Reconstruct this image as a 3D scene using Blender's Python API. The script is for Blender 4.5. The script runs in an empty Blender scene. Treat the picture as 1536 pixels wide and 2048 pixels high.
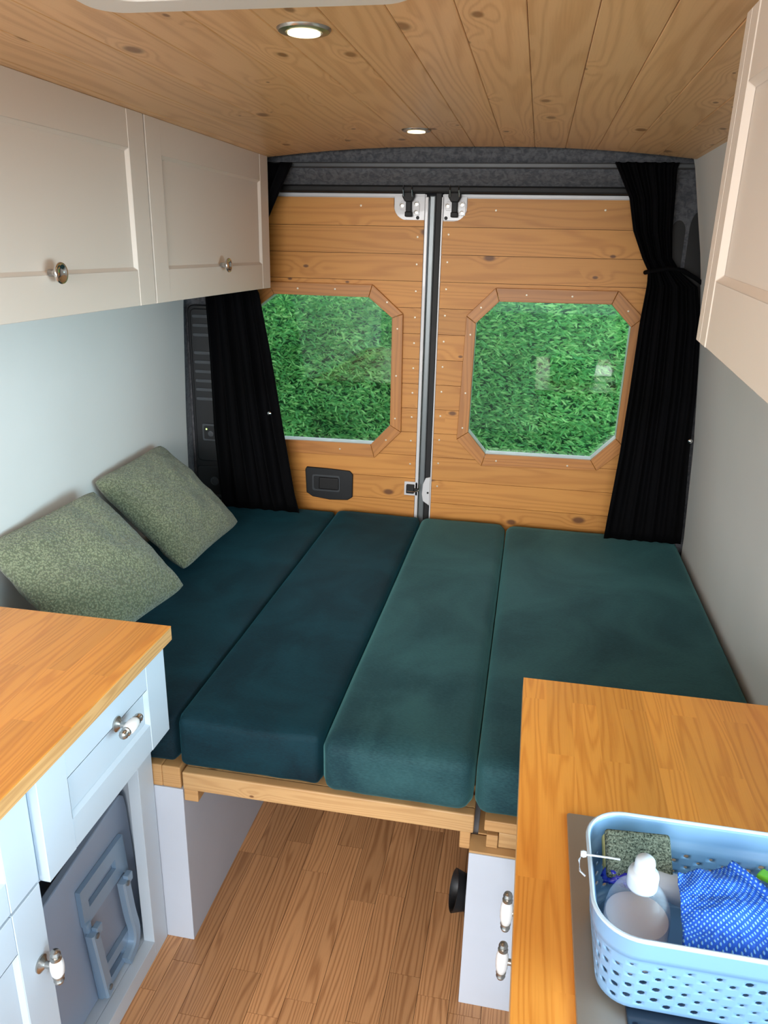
import bpy, bmesh, math, random
import numpy as np
from mathutils import Vector, Matrix, noise
random.seed(7)
PI = math.pi
scn = bpy.context.scene
COL = scn.collection

# ------------------------------------------------------------------ camera
yaw, pitch, roll, FPX = 0.182988588, -0.331205830, 0.022254453, 1541.73
def cam_matrix():
    cy, sy, cp, sp = math.cos(yaw), math.sin(yaw), math.cos(pitch), math.sin(pitch)
    f = Vector((-sy*cp, cy*cp, sp)); r = Vector((cy, sy, 0)); u = r.cross(f)
    c, s = math.cos(roll), math.sin(roll)
    R_ = c*r + s*u; U_ = -s*r + c*u; B_ = -f
    m = Matrix(((R_.x, U_.x, B_.x, 0), (R_.y, U_.y, B_.y, 0), (R_.z, U_.z, B_.z, 1.6), (0, 0, 0, 1)))
    return m
cd = bpy.data.cameras.new('camera'); cam = bpy.data.objects.new('camera', cd); COL.objects.link(cam)
cam.matrix_world = cam_matrix()
cd.sensor_fit = 'VERTICAL'; cd.sensor_height = 36; cd.lens = FPX/2048*36; cd.clip_start = .02; cd.clip_end = 200
scn.camera = cam
# ------------------------------------------------------------------ world, lights, exposure
w = bpy.data.worlds.new('sky'); scn.world = w; w.use_nodes = True
bg = w.node_tree.nodes['Background']; bg.inputs[0].default_value = (.72, .86, 1, 1); bg.inputs[1].default_value = 2.6
def area(name, loc, target, size, power, color):
    l = bpy.data.lights.new(name, 'AREA'); l.shape = 'RECTANGLE'; l.size, l.size_y = size
    l.energy = power; l.color = color
    o = bpy.data.objects.new(name, l); COL.objects.link(o); o.location = loc
    o.rotation_euler = (Vector(target)-Vector(loc)).to_track_quat('-Z', 'Y').to_euler()
    return o
area('side_door_daylight', (2.6, -.6, 1.5), (-.8, 1.3, .7), (2.2, 1.8), 330, (.62, .83, 1))
area('cab_daylight', (-.35, -3.2, 1.85), (-.35, 1.6, 1.0), (2.6, 1.35), 225, (1, .97, .94))
scn.view_settings.view_transform = 'Standard'; scn.view_settings.look = 'None'
scn.view_settings.gamma = 1; scn.view_settings.use_curve_mapping = False
scn.view_settings.exposure = 0.0

# ------------------------------------------------------------------ materials
def lin(c):
    return tuple(((v/255)/12.92 if v/255 <= .04045 else ((v/255+.055)/1.055)**2.4) for v in c) + (1,)
class N:
    def __init__(s, name):
        s.m = bpy.data.materials.new(name); s.m.use_nodes = True; s.t = s.m.node_tree
        s.b = s.t.nodes['Principled BSDF']
    def n(s, typ, **kw):
        x = s.t.nodes.new(typ)
        for k, v in kw.items():
            if k.startswith('i_'): x.inputs[k[2:].replace('_', ' ')].default_value = v
            else: setattr(x, k, v)
        return x
    def l(s, a, b): s.t.links.new(a, b)
    def math(s, op, a, b=None, c=None, clamp=False):
        x = s.t.nodes.new('ShaderNodeMath'); x.operation = op; x.use_clamp = clamp
        for i, v in enumerate((a, b, c)):
            if v is None: continue
            if isinstance(v, (int, float)): x.inputs[i].default_value = v
            else: s.l(v, x.inputs[i])
        return x.outputs[0]
    def mix(s, f, a, b, mode='MIX'):
        x = s.t.nodes.new('ShaderNodeMix'); x.data_type = 'RGBA'; x.blend_type = mode
        for sock, v in ((x.inputs[0], f), (x.inputs[6], a), (x.inputs[7], b)):
            if isinstance(v, (int, float)): sock.default_value = v
            elif isinstance(v, tuple): sock.default_value = v
            else: s.l(v, sock)
        return x.outputs[2]
    def ss(s, v, lo, hi):
        x = s.t.nodes.new('ShaderNodeMapRange'); x.interpolation_type = 'SMOOTHSTEP'
        s.l(v, x.inputs[0]); x.inputs[1].default_value = lo; x.inputs[2].default_value = hi
        return x.outputs[0]
    def bump(s, h, strength=.3, dist=.002):
        x = s.n('ShaderNodeBump'); x.inputs['Strength'].default_value = strength; x.inputs['Distance'].default_value = dist
        s.l(h, x.inputs['Height']); s.l(x.outputs[0], s.b.inputs['Normal'])
def plain(name, c, rough=.5, metal=0, spec=.5, noise_amt=0, nscale=30, bump=0, coat=0):
    k = N(name); k.b.inputs['Base Color'].default_value = lin(c); k.b.inputs['Roughness'].default_value = rough
    k.b.inputs['Metallic'].default_value = metal; k.b.inputs['Specular IOR Level'].default_value = spec
    k.b.inputs['Coat Weight'].default_value = coat
    tc = k.n('ShaderNodeTexCoord'); nz = k.n('ShaderNodeTexNoise'); nz.inputs['Scale'].default_value = nscale
    nz.inputs['Detail'].default_value = 4
    k.l(tc.outputs['Object'], nz.inputs['Vector'])
    if noise_amt:
        c1 = lin(tuple(max(0, v*(1-noise_amt)) for v in c)); c2 = lin(tuple(min(255, v*(1+noise_amt)) for v in c))
        k.l(k.mix(nz.outputs[0], c1, c2), k.b.inputs['Base Color'])
    else:
        k.l(k.math('MULTIPLY_ADD', nz.outputs[0], .06, rough-.03), k.b.inputs['Roughness'])
    if bump: k.bump(nz.outputs[0], bump, .002)
    return k.m
def wood(name, light, dark, axis=1, across_axis=0, freq=1.0, knots=.5, rough=.5, contrast=.6, knotcol=(92, 48, 18), vary=.18, stave=None, kscale=1.0, coat=0, ringf=70.0, lines=380.0):
    """pine / oak : grain runs along axis (0,1,2) of object space"""
    k = N(name)
    tc = k.n('ShaderNodeTexCoord'); oi = k.n('ShaderNodeObjectInfo')
    src = tc.outputs['Object']
    off = k.n('ShaderNodeVectorMath', operation='SCALE'); k.l(oi.outputs['Random'], off.inputs['Scale']); off.inputs[0].default_value = (37.1, 51.7, 23.3)
    add = k.n('ShaderNodeVectorMath', operation='ADD'); k.l(src, add.inputs[0]); k.l(off.outputs[0], add.inputs[1])
    vec = add.outputs[0]; rnd = oi.outputs['Random']
    if stave:   # printed staves (worktop laminate): length along y, width along x
        mp = k.n('ShaderNodeMapping'); mp.inputs['Rotation'].default_value = (0, 0, PI/2); k.l(src, mp.inputs[0])
        bt = k.n('ShaderNodeTexBrick'); k.l(mp.outputs[0], bt.inputs['Vector'])
        bt.inputs['Color1'].default_value = (0, 0, 0, 1); bt.inputs['Color2'].default_value = (1, 1, 1, 1)
        bt.inputs['Scale'].default_value = 1; bt.inputs['Mortar Size'].default_value = 0
        bt.inputs['Brick Width'].default_value = stave[0]; bt.inputs['Row Height'].default_value = stave[1]
        bt.offset = .37; bt.inputs['Bias'].default_value = 0
        sc = k.n('ShaderNodeVectorMath', operation='SCALE'); sc.inputs[0].default_value = (9.1, 5.7, 3.3); k.l(bt.outputs['Color'], sc.inputs['Scale'])
        ad2 = k.n('ShaderNodeVectorMath', operation='ADD'); k.l(vec, ad2.inputs[0]); k.l(sc.outputs[0], ad2.inputs[1])
        vec = ad2.outputs[0]; rnd = k.n('ShaderNodeSeparateColor'); k.l(bt.outputs['Color'], rnd.inputs[0]); rnd = rnd.outputs[0]
    def stretched(across, along):
        sp = k.n('ShaderNodeSeparateXYZ'); k.l(vec, sp.inputs[0]); cb = k.n('ShaderNodeCombineXYZ')
        k.l(k.math('MULTIPLY', sp.outputs[axis], along*freq), cb.inputs[0]); k.l(k.math('MULTIPLY', sp.outputs[across_axis], across*freq), cb.inputs[1])
        return cb.outputs[0]
    # knots
    kd = None
    if knots > 0:
        vo = k.n('ShaderNodeTexVoronoi'); vo.voronoi_dimensions = '2D'; vo.inputs['Scale'].default_value = 1; vo.inputs['Randomness'].default_value = 1
        k.l(stretched(10*kscale, 5.5*kscale), vo.inputs['Vector'])
        kd = vo.outputs['Distance']
        gate = k.n('ShaderNodeSeparateColor'); k.l(vo.outputs['Color'], gate.inputs[0])
        g = k.math('LESS_THAN', gate.outputs[0], knots)
        bulge = k.math('MULTIPLY', k.math('SUBTRACT', 1, k.ss(kd, 0, .38)), g)
    n1 = k.n('ShaderNodeTexNoise'); n1.inputs['Scale'].default_value = 1; n1.inputs['Detail'].default_value = 1.5; n1.inputs['Roughness'].default_value = .4
    k.l(stretched(14, 1.1), n1.inputs['Vector'])
    v = n1.outputs[0]
    if kd is not None: v = k.math('ADD', v, k.math('MULTIPLY', bulge, .22))
    aux = k.n('ShaderNodeSeparateXYZ'); k.l(vec, aux.inputs[0])
    rings = k.math('SINE', k.math('ADD', k.math('MULTIPLY', v, ringf), k.math('MULTIPLY', aux.outputs[across_axis], lines)))
    rings = k.math('MULTIPLY_ADD', rings, .5, .5)
    rings = k.math('POWER', rings, 2.2)
    n2 = k.n('ShaderNodeTexNoise'); n2.inputs['Scale'].default_value = 1; n2.inputs['Detail'].default_value = 3
    k.l(stretched(330, 9), n2.inputs['Vector'])
    fac = k.math('ADD', k.math('MULTIPLY', rings, contrast), k.math('MULTIPLY', k.math('SUBTRACT', n2.outputs[0], .5), contrast*1.3), clamp=True)
    colr = k.mix(fac, lin(light), lin(dark))
    n3 = k.n('ShaderNodeTexNoise'); n3.inputs['Scale'].default_value = 1; k.l(stretched(5, 1.2), n3.inputs['Vector'])
    tone = k.math('ADD', k.math('MULTIPLY', k.math('SUBTRACT', rnd, .5), vary*2), k.math('MULTIPLY_ADD', n3.outputs[0], .3, .85))
    hs = k.n('ShaderNodeHueSaturation'); k.l(colr, hs.inputs['Color']); k.l(tone, hs.inputs['Value'])
    colr = hs.outputs[0]
    if kd is not None:
        core = k.math('MULTIPLY', k.math('SUBTRACT', 1, k.ss(k.math('DIVIDE', kd, k.math('MULTIPLY_ADD', gate.outputs[1], 1.4, .25)), .04, .10)), g)
        colr = k.mix(k.math('MULTIPLY', core, .85), colr, lin(knotcol))
    k.l(colr, k.b.inputs['Base Color']); k.b.inputs['Roughness'].default_value = rough
    k.b.inputs['Coat Weight'].default_value = coat; k.b.inputs['Coat Roughness'].default_value = .25
    k.bump(fac, .12, .001)
    return k.m
def fabric(name, c1, c2, scale=6, sheen=.5, rough=.8, weave=900, bump=.2, sheencol=None):
    k = N(name); tc = k.n('ShaderNodeTexCoord')
    n1 = k.n('ShaderNodeTexNoise'); n1.inputs['Scale'].default_value = scale; n1.inputs['Detail'].default_value = 5; n1.inputs['Distortion'].default_value = .8
    n2 = k.n('ShaderNodeTexNoise'); n2.inputs['Scale'].default_value = weave; n2.inputs['Detail'].default_value = 1
    mp = k.n('ShaderNodeMapping'); mp.inputs['Scale'].default_value = (.25, 1, 1); k.l(tc.outputs['Object'], mp.inputs[0])
    k.l(tc.outputs['Object'], n1.inputs[0]); k.l(mp.outputs[0], n2.inputs[0])
    f = k.math('ADD', k.ss(n1.outputs[0], .3, .7), k.math('MULTIPLY', k.math('SUBTRACT', n2.outputs[0], .5), 1.0), clamp=True)
    k.l(k.mix(f, lin(c1), lin(c2)), k.b.inputs['Base Color']); k.b.inputs['Roughness'].default_value = rough
    k.b.inputs['Sheen Weight'].default_value = sheen; k.b.inputs['Sheen Roughness'].default_value = .4
    if sheencol: k.b.inputs['Sheen Tint'].default_value = lin(sheencol)
    k.b.inputs['Specular IOR Level'].default_value = .2 if sheen else .08
    k.bump(n2.outputs[0], bump, .001)
    return k.m
M = {}
M['cream'] = plain('cream_paint', (226, 212, 198), .45, bump=.02, nscale=200)
M['white'] = plain('white_paint', (200, 212, 222), .42, bump=.03, nscale=160)
M['wallgrey'] = plain('wall_paint', (226, 226, 222), .6, noise_amt=.015, nscale=5)
M['benchwhite'] = plain('bench_paint', (192, 200, 212), .55, noise_amt=.02, nscale=9)
M['pine_ceiling'] = wood('ceiling_spruce', (238, 194, 142), (212, 162, 110), 1, 0, 1, .42, .40, .62, (132, 88, 52), .05, kscale=.8, coat=.15, ringf=50, lines=220)
M['pine_door'] = wood('door_pine', (206, 142, 66), (176, 110, 42), 0, 2, 1, .5, .5, .5, (88, 46, 16), .08, kscale=.85, ringf=45, lines=200)
M['trim_wood'] = wood('window_trim_wood', (188, 126, 62), (152, 94, 42), 0, 2, 1.2, 0, .45, .5, vary=.06, ringf=40, lines=300)
M['oak_floor'] = wood('oak_floor', (206, 152, 104), (146, 94, 56), 1, 0, 1.6, 0, .38, .6, vary=.17, coat=.05, ringf=48, lines=620)
M['worktop'] = wood('oak_worktop', (224, 148, 62), (192, 110, 34), 1, 0, 1.6, 0, .34, .5, vary=.07, stave=(.42, .042), coat=.12, ringf=62, lines=380)
M['worktop_edge'] = wood('oak_worktop_edge', (214, 164, 106), (172, 120, 70), 1, 2, 1.7, 0, .4, .5, vary=.05)
M['bedwood'] = wood('bed_pine', (196, 156, 106), (164, 120, 74), 0, 2, 1.4, .12, .55, .4, vary=.05)
M['bedwood_y'] = wood('bed_pine_block', (194, 150, 98), (160, 114, 66), 1, 2, 1.4, 0, .55, .4, vary=.05)
M['felt'] = fabric('grey_felt', (76, 78, 83), (106, 107, 111), 60, .3, .95, 350, .6)
M['curtain'] = fabric('black_curtain', (2, 2, 3), (6, 6, 9), 3, .0, .8, 1200, .15)
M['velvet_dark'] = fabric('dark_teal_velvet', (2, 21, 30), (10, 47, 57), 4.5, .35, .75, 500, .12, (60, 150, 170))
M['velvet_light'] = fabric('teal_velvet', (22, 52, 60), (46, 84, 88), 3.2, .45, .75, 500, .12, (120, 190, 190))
M['black_plastic'] = plain('black_plastic', (20, 22, 25), .45, bump=.05, nscale=400)
M['grey_plastic'] = plain('grey_plastic', (62, 66, 70), .4)
M['rubber'] = plain('black_rubber', (6, 6, 7), .6)
M['chrome'] = plain('chrome', (215, 215, 215), .12, 1)
M['nickel'] = plain('brushed_nickel', (176, 172, 166), .28, 1)
M['steel'] = plain('stainless_steel', (172, 158, 142), .38, .7, bump=.02, nscale=300)
M['doormetal'] = plain('white_door_metal', (214, 214, 216), .35, coat=.3)
M['seam_metal'] = plain('grey_edge_metal', (120, 126, 128), .35, .4)
M['porcelain'] = plain('porcelain', (240, 238, 236), .15, coat=.4)
M['tablegrey'] = plain('pale_grey_table', (150, 163, 182), .4, noise_amt=.02, nscale=12)
M['tablemetal'] = plain('blue_grey_metal', (146, 172, 196), .32, .25)
M['dark'] = plain('dark_interior', (26, 29, 34), .8)
M['basket'] = plain('pale_blue_plastic', (112, 150, 186), .38)
M['rimwhite'] = plain('vent_plastic', (226, 224, 218), .35)
M['rimblue'] = plain('pale_rim_plastic', (176, 192, 206), .35)
M['scourer'] = fabric('green_scourer', (34, 42, 36), (112, 120, 106), 520, .0, .95, 420, 1.0)
M['sponge'] = plain('yellow_sponge', (214, 196, 120), .9, noise_amt=.1, nscale=200, bump=.5)
M['whiteplastic'] = plain('white_plastic', (184, 194, 204), .35)
M['bluewrap'] = plain('blue_wrapper', (14, 30, 150), .25, coat=.5)
M['greenplastic'] = plain('green_plastic', (120, 205, 50), .3)
M['darkglass'] = plain('dark_hob_glass', (20, 30, 44), .12, coat=.6)
M['backing'] = plain('dark_wood_backing', (70, 40, 18), .8)
M['screw'] = plain('screw_steel', (200, 190, 170), .45, .5)
M['ground'] = plain('gravel', (150, 148, 138), .9, noise_amt=.3, nscale=40)

def pillow_mat():
    k = N('sage_boucle'); tc = k.n('ShaderNodeTexCoord')
    v = k.n('ShaderNodeTexVoronoi'); v.inputs['Scale'].default_value = 190
    nz = k.n('ShaderNodeTexNoise'); nz.inputs['Scale'].default_value = 70; nz.inputs['Detail'].default_value = 3
    ad = k.n('ShaderNodeVectorMath', operation='MULTIPLY_ADD'); k.l(nz.outputs['Color'], ad.inputs[0]); ad.inputs[1].default_value = (.012,)*3; k.l(tc.outputs['Object'], ad.inputs[2])
    k.l(tc.outputs['Object'], nz.inputs[0]); k.l(ad.outputs[0], v.inputs[0])
    h = k.math('SUBTRACT', 1, v.outputs['Distance'])
    k.l(k.mix(k.ss(v.outputs['Distance'], .25, .7), lin((134, 140, 112)), lin((98, 104, 82))), k.b.inputs['Base Color'])  # crevices between the loops get their shade painted into the colour
    k.b.inputs['Roughness'].default_value = .95; k.b.inputs['Sheen Weight'].default_value = .3; k.b.inputs['Specular IOR Level'].default_value = .1
    k.bump(h, .9, .004); return k.m
M['boucle'] = pillow_mat()
def glass_mat():
    k = N('window_glass'); t = k.t
    tr = k.n('ShaderNodeBsdfTransparent'); tr.inputs[0].default_value = (.93, .97, .95, 1)
    gl = k.n('ShaderNodeBsdfGlossy'); gl.inputs['Roughness'].default_value = .02
    fr = k.n('ShaderNodeFresnel'); fr.inputs[0].default_value = 1.33
    mx = k.n('ShaderNodeMixShader'); k.l(fr.outputs[0], mx.inputs[0]); k.l(tr.outputs[0], mx.inputs[1]); k.l(gl.outputs[0], mx.inputs[2])
    k.l(mx.outputs[0], t.nodes['Material Output'].inputs[0]); return k.m
M['glass'] = glass_mat()
def bottle_mat(name, tint, a):
    k = N(name); tr = k.n('ShaderNodeBsdfTransparent'); tr.inputs[0].default_value = tint
    k.b.inputs['Base Color'].default_value = (.75, .85, .95, 1); k.b.inputs['Roughness'].default_value = .06
    mx = k.n('ShaderNodeMixShader'); lw = k.n('ShaderNodeLayerWeight'); lw.inputs[0].default_value = .35
    k.l(k.math('MULTIPLY_ADD', lw.outputs['Facing'], .45, a, clamp=True), mx.inputs[0])
    k.l(tr.outputs[0], mx.inputs[1]); k.l(k.b.outputs[0], mx.inputs[2])
    k.l(mx.outputs[0], k.t.nodes['Material Output'].inputs[0]); return k.m
M['bottle'] = bottle_mat('clear_bottle', (.95, .97, 1, 1), .04)
M['soap'] = plain('milky_soap', (232, 222, 218), .3)
def emis(name, c, s):
    k = N(name); k.b.inputs['Emission Color'].default_value = lin(c); k.b.inputs['Emission Strength'].default_value = s
    k.b.inputs['Base Color'].default_value = (.8, .8, .7, 1); return k.m
M['lamp'] = emis('downlight_lens', (255, 240, 190), 2.2)
M['led'] = emis('green_led', (190, 255, 90), 2)
def cloth_mat():
    k = N('blue_cloth'); uv = k.n('ShaderNodeTexCoord'); mp = k.n('ShaderNodeMapping'); k.l(uv.outputs['UV'], mp.inputs[0])
    mp.inputs['Rotation'].default_value = (0, 0, .35)
    sp = k.n('ShaderNodeSeparateXYZ'); k.l(mp.outputs[0], sp.inputs[0])
    a = k.math('SINE', k.math('MULTIPLY', k.math('ADD', sp.outputs[0], sp.outputs[1]), 105))
    b = k.math('SINE', k.math('MULTIPLY', k.math('SUBTRACT', sp.outputs[0], k.math('MULTIPLY', sp.outputs[1], .8)), 105))
    f = k.ss(k.math('MULTIPLY', k.math('MULTIPLY_ADD', a, .5, .5), k.math('MULTIPLY_ADD', b, .5, .5)), .25, .7)
    k.l(k.mix(f, lin((10, 84, 200)), lin((130, 186, 236))), k.b.inputs['Base Color']); k.b.inputs['Roughness'].default_value = .7
    k.bump(f, .5, .002); return k.m
M['cloth'] = cloth_mat()
def hedge_mat():
    k = N('hedge_leaf'); g = k.n('ShaderNodeNewGeometry'); tc = k.n('ShaderNodeTexCoord')
    nz = k.n('ShaderNodeTexNoise'); nz.inputs['Scale'].default_value = 5; nz.inputs['Detail'].default_value = 3; k.l(tc.outputs['Object'], nz.inputs[0])
    f = k.math('ADD', k.math('MULTIPLY', g.outputs['Random Per Island'], .6), k.math('MULTIPLY', nz.outputs[0], .5), clamp=True)
    r = k.n('ShaderNodeValToRGB'); k.l(f, r.inputs[0]); e = r.color_ramp.elements
    e[0].position = .1; e[0].color = lin((54, 124, 66)); e[1].position = .95; e[1].color = lin((172, 222, 136))
    m_ = e.new(.55); m_.color = lin((98, 176, 90))
    k.l(r.outputs[0], k.b.inputs['Base Color']); k.b.inputs['Roughness'].default_value = .55
    k.b.inputs['Subsurface Weight'].default_value = 0
    tl = k.n('ShaderNodeBsdfTranslucent'); k.l(r.outputs[0], tl.inputs[0]); mx = k.n('ShaderNodeMixShader'); mx.inputs[0].default_value = .35
    k.l(k.b.outputs[0], mx.inputs[1]); k.l(tl.outputs[0], mx.inputs[2]); k.l(mx.outputs[0], k.t.nodes['Material Output'].inputs[0])
    return k.m
M['leaf'] = hedge_mat()
M['hedgecore'] = plain('hedge_core', (26, 72, 34), .95, noise_amt=.3, nscale=30)

# ------------------------------------------------------------------ mesh helpers
class MB:
    def __init__(s): s.v = []; s.f = []; s.o = Vector((0, 0, 0))
    def add(s, vs, fs):
        b = len(s.v); s.v += [tuple(v) for v in vs]; s.f += [tuple(i+b for i in f) for f in fs]; return s
    def box(s, x0, x1, y0, y1, z0, z1):
        return s.add([(x0,y0,z0),(x1,y0,z0),(x1,y1,z0),(x0,y1,z0),(x0,y0,z1),(x1,y0,z1),(x1,y1,z1),(x0,y1,z1)],
            [(0,3,2,1),(4,5,6,7),(0,1,5,4),(1,2,6,5),(2,3,7,6),(3,0,4,7)])
    def prism(s, pts, a0, a1, axis=1):
        """polygon pts (2D) extruded along axis. axis1: pts=(x,z); axis0: pts=(y,z); axis2: pts=(x,y)"""
        n = len(pts)
        def P(p, a): return {1: (p[0], a, p[1]), 0: (a, p[0], p[1]), 2: (p[0], p[1], a)}[axis]
        vs = [P(p, a0) for p in pts]+[P(p, a1) for p in pts]
        return s.add(vs, [tuple(range(n)), tuple(range(2*n-1, n-1, -1))]+[(i, i+n, (i+1) % n+n, (i+1) % n) for i in range(n)])
    def lathe(s, prof, c=(0, 0, 0), axis=(0, 0, 1), n=20):
        q = Vector((0, 0, 1)).rotation_difference(Vector(axis).normalized()); c = Vector(c); vs = []; fs = []
        for (r, h) in prof:
            for i in range(n):
                a = 2*PI*i/n; vs.append(c+q @ Vector((r*math.cos(a), r*math.sin(a), h)))
        for j in range(len(prof)-1):
            for i in range(n): fs.append((j*n+i, j*n+(i+1) % n, (j+1)*n+(i+1) % n, (j+1)*n+i))
        fs.append(tuple(range(n-1, -1, -1))); fs.append(tuple((len(prof)-1)*n+i for i in range(n)))
        return s.add(vs, fs)
    def tube(s, pts, r, n=8):
        pts = [Vector(p) for p in pts]; vs = []; fs = []
        for i, p in enumerate(pts):
            d = (pts[min(i+1, len(pts)-1)]-pts[max(i-1, 0)]).normalized()
            q = Vector((0, 0, 1)).rotation_difference(d); rr = r[i] if isinstance(r, (list, tuple)) else r
            for k in range(n): vs.append(p+q @ Vector((rr*math.cos(2*PI*k/n), rr*math.sin(2*PI*k/n), 0)))
        for j in range(len(pts)-1):
            for k in range(n): fs.append((j*n+k, j*n+(k+1) % n, (j+1)*n+(k+1) % n, (j+1)*n+k))
        fs.append(tuple(range(n-1, -1, -1))); fs.append(tuple((len(pts)-1)*n+k for k in range(n)))
        return s.add(vs, fs)
    def build(s, name, mat, parent=None, origin=None, bevel=0, smooth=False, seg=2):
        me = bpy.data.meshes.new(name)
        if origin is None:
            a = np.array(s.v); lo, hi = a.min(0), a.max(0); origin = ((lo[0]+hi[0])/2, (lo[1]+hi[1])/2, lo[2])
        ox, oy, oz = origin
        me.from_pydata([(x-ox, y-oy, z-oz) for x, y, z in s.v], [], s.f)
        bm = bmesh.new(); bm.from_mesh(me); bmesh.ops.recalc_face_normals(bm, faces=bm.faces); bm.to_mesh(me); bm.free()
        me.materials.append(mat)
        o = bpy.data.objects.new(name, me); COL.objects.link(o)
        o.location = origin
        if parent is not None:
            o.parent = parent; pw = WORLD.get(parent.name, (0, 0, 0)); o.location = (ox-pw[0], oy-pw[1], oz-pw[2])
        WORLD[o.name] = (ox, oy, oz)
        if smooth:
            for p in me.polygons: p.use_smooth = True
            if smooth != 'all': me.set_sharp_from_angle(angle=math.radians(38))
        if bevel:
            b = o.modifiers.new('bevel', 'BEVEL'); b.width = bevel; b.segments = seg; b.limit_method = 'ANGLE'
        return o
WORLD = {}
def tag(o, label=None, cat=None, group=None, kind=None):
    if label: o['label'] = label
    if cat: o['category'] = cat
    if group: o['group'] = group
    if kind: o['kind'] = kind
    return o
def thing(name, loc, label, cat, group=None, kind=None):
    o = bpy.data.objects.new(name, None); COL.objects.link(o); o.location = loc; WORLD[o.name] = tuple(loc)
    o.empty_display_size = .05
    return tag(o, label, cat, group, kind)
def box(name, mat, parent, x0, x1, y0, y1, z0, z1, bevel=.0015, **k):
    return MB().box(x0, x1, y0, y1, z0, z1).build(name, mat, parent, bevel=bevel, **k)

# ------------------------------------------------------------------ floor of oak-look planks
XL, XR = -1.28, .578
fl = MB().box(-1.42, .72, -.9, 2.9, -.03, -.003).build('floor', M['dark']); tag(fl, 'oak-look plank floor of the van', kind='structure')
pw_ = .0725; x = -.79; row = 0
while x < .10:
    y = .35 - random.random()*.4
    while y < 2.8:
        L = random.choice((.30, .36, .42, .48)); y1 = min(y+L, 2.82)
        if y1-y > .03:
            dz = random.uniform(0, .0004)
            MB().box(x+.0005, x+pw_-.0005, y+.0005, y1-.0005, -.003, dz).build('floor_plank', M['oak_floor'], fl)
        y = y1
    x += pw_; row += 1
# ------------------------------------------------------------------ side walls (curved inward towards the roof)
def wall_profile(z):   # inward lean of the van body
    pts = [(0, .0), (.65, .0), (.98, .015), (1.33, .045), (1.58, .08), (1.87, .14), (2.0, .19)]
    for (z0, a), (z1, b) in zip(pts, pts[1:]):
        if z <= z1: return a+(b-a)*(z-z0)/(z1-z0)
    return pts[-1][1]
def wall(name, xw, sgn, y0, y1, label, lean):
    zs = [i*.05 for i in range(41)]
    inner = [(xw-sgn*wall_profile(z)*lean, z) for z in zs]; outer = [(xw+sgn*.04, z) for z in reversed(zs)]
    o = MB().prism(inner+outer, y0, y1, 1).build(name, M['wallgrey'], smooth=True); tag(o, label, kind='structure'); return o
wall('wall_left', XL, -1, -.8, 2.70, 'plain pale grey left side wall beside the bed', .45)
def wall_part(mb, xw, sgn, y0, y1, z0, z1, lean):
    n = max(2, int((z1-z0)/.05)); zs = [z0+(z1-z0)*i/n for i in range(n+1)]
    mb.prism([(xw-sgn*wall_profile(z)*lean, z) for z in zs]+[(xw+sgn*.04, z) for z in reversed(zs)], y0, y1, 1)
wm = MB(); wall_part(wm, XR, 1, 1.20, 2.70, 0, 2, 1); wall_part(wm, XR, 1, .05, .10, 0, 2, 1); wall_part(wm, XR, 1, .10, 1.20, 0, .93, 1); wall_part(wm, XR, 1, .10, 1.20, 1.46, 2, 1)
wr = wm.build('wall_right', M['wallgrey'], smooth=True); tag(wr, 'plain pale grey right side wall leaning in towards the roof', kind='structure')
wf = MB().box(.575, .605, .10, 1.20, .93, .95).box(.575, .605, .10, 1.20, 1.44, 1.46).box(.575, .605, .10, .12, .95, 1.44).box(.575, .605, 1.18, 1.20, .95, 1.44).build('added_window_1', M['rubber']); tag(wf, 'added unseen side window in the right wall, letting daylight in over the right worktop', kind='structure')  # unseen window added so daylight reaches the left wall and worktops
MB().box(.588, .592, .12, 1.18, .95, 1.44).build('window_pane', M['glass'], wf)

# ------------------------------------------------------------------ ceiling planks on a crown
def crown(x): return 1.902-.1*max(0, abs(x+.25)-.1)**2
ce = MB().box(-1.35, .68, -.75, 2.66, 1.925, 1.96).build('ceiling', M['dark']); tag(ce, 'crowned ceiling of varnished spruce boards', kind='structure')
pc = .093
for i in range(-12, 8):
    xa = -.043+i*pc; xb = xa+pc-.0008
    za, zb = crown(xa), crown(xb); c = .0014; t = .014
    pts = [(xa, za+c), (xa+c, za), (xb-c, zb), (xb, zb+c), (xb, zb+t), (xa, za+t)]
    MB().prism(pts, -.74, 2.655, 1).build('ceiling_plank', M['pine_ceiling'], ce)

# roof vent trim
rv = thing('roof_vent', (-.37, .82, 1.872), 'white plastic roof vent surround with rounded corners in the ceiling', 'vent')
def rrect(x0, x1, y0, y1, r, n=6):
    out = []
    for cx, cy, a0 in ((x1-r, y1-r, 0), (x0+r, y1-r, 90), (x0+r, y0+r, 180), (x1-r, y0+r, 270)):
        for i in range(n+1):
            a = math.radians(a0+90*i/n); out.append((cx+r*math.cos(a), cy+r*math.sin(a)))
    return out
def ring(mb, outer, inner, z0, z1):
    n = len(outer); vs = [(*p, z0) for p in outer]+[(*p, z0) for p in inner]+[(*p, z1) for p in outer]+[(*p, z1) for p in inner]; fs = []
    for i in range(n):
        j = (i+1) % n
        fs += [(i, j, n+j, n+i), (2*n+i, 3*n+i, 3*n+j, 2*n+j), (i, 2*n+i, 2*n+j, j), (n+i, n+j, 3*n+j, 3*n+i)]
    return mb.add(vs, fs)
ring(MB(), rrect(-.575, -.165, .60, 1.045, .04), rrect(-.525, -.215, .65, .995, .03), 1.872, 1.893).build('vent_surround', M['rimwhite'], rv, bevel=.004, smooth=True)
MB().prism(rrect(-.53, -.21, .645, 1.0, .03), 1.888, 1.9, 2).build('vent_blind', M['cream'], rv)

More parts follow.
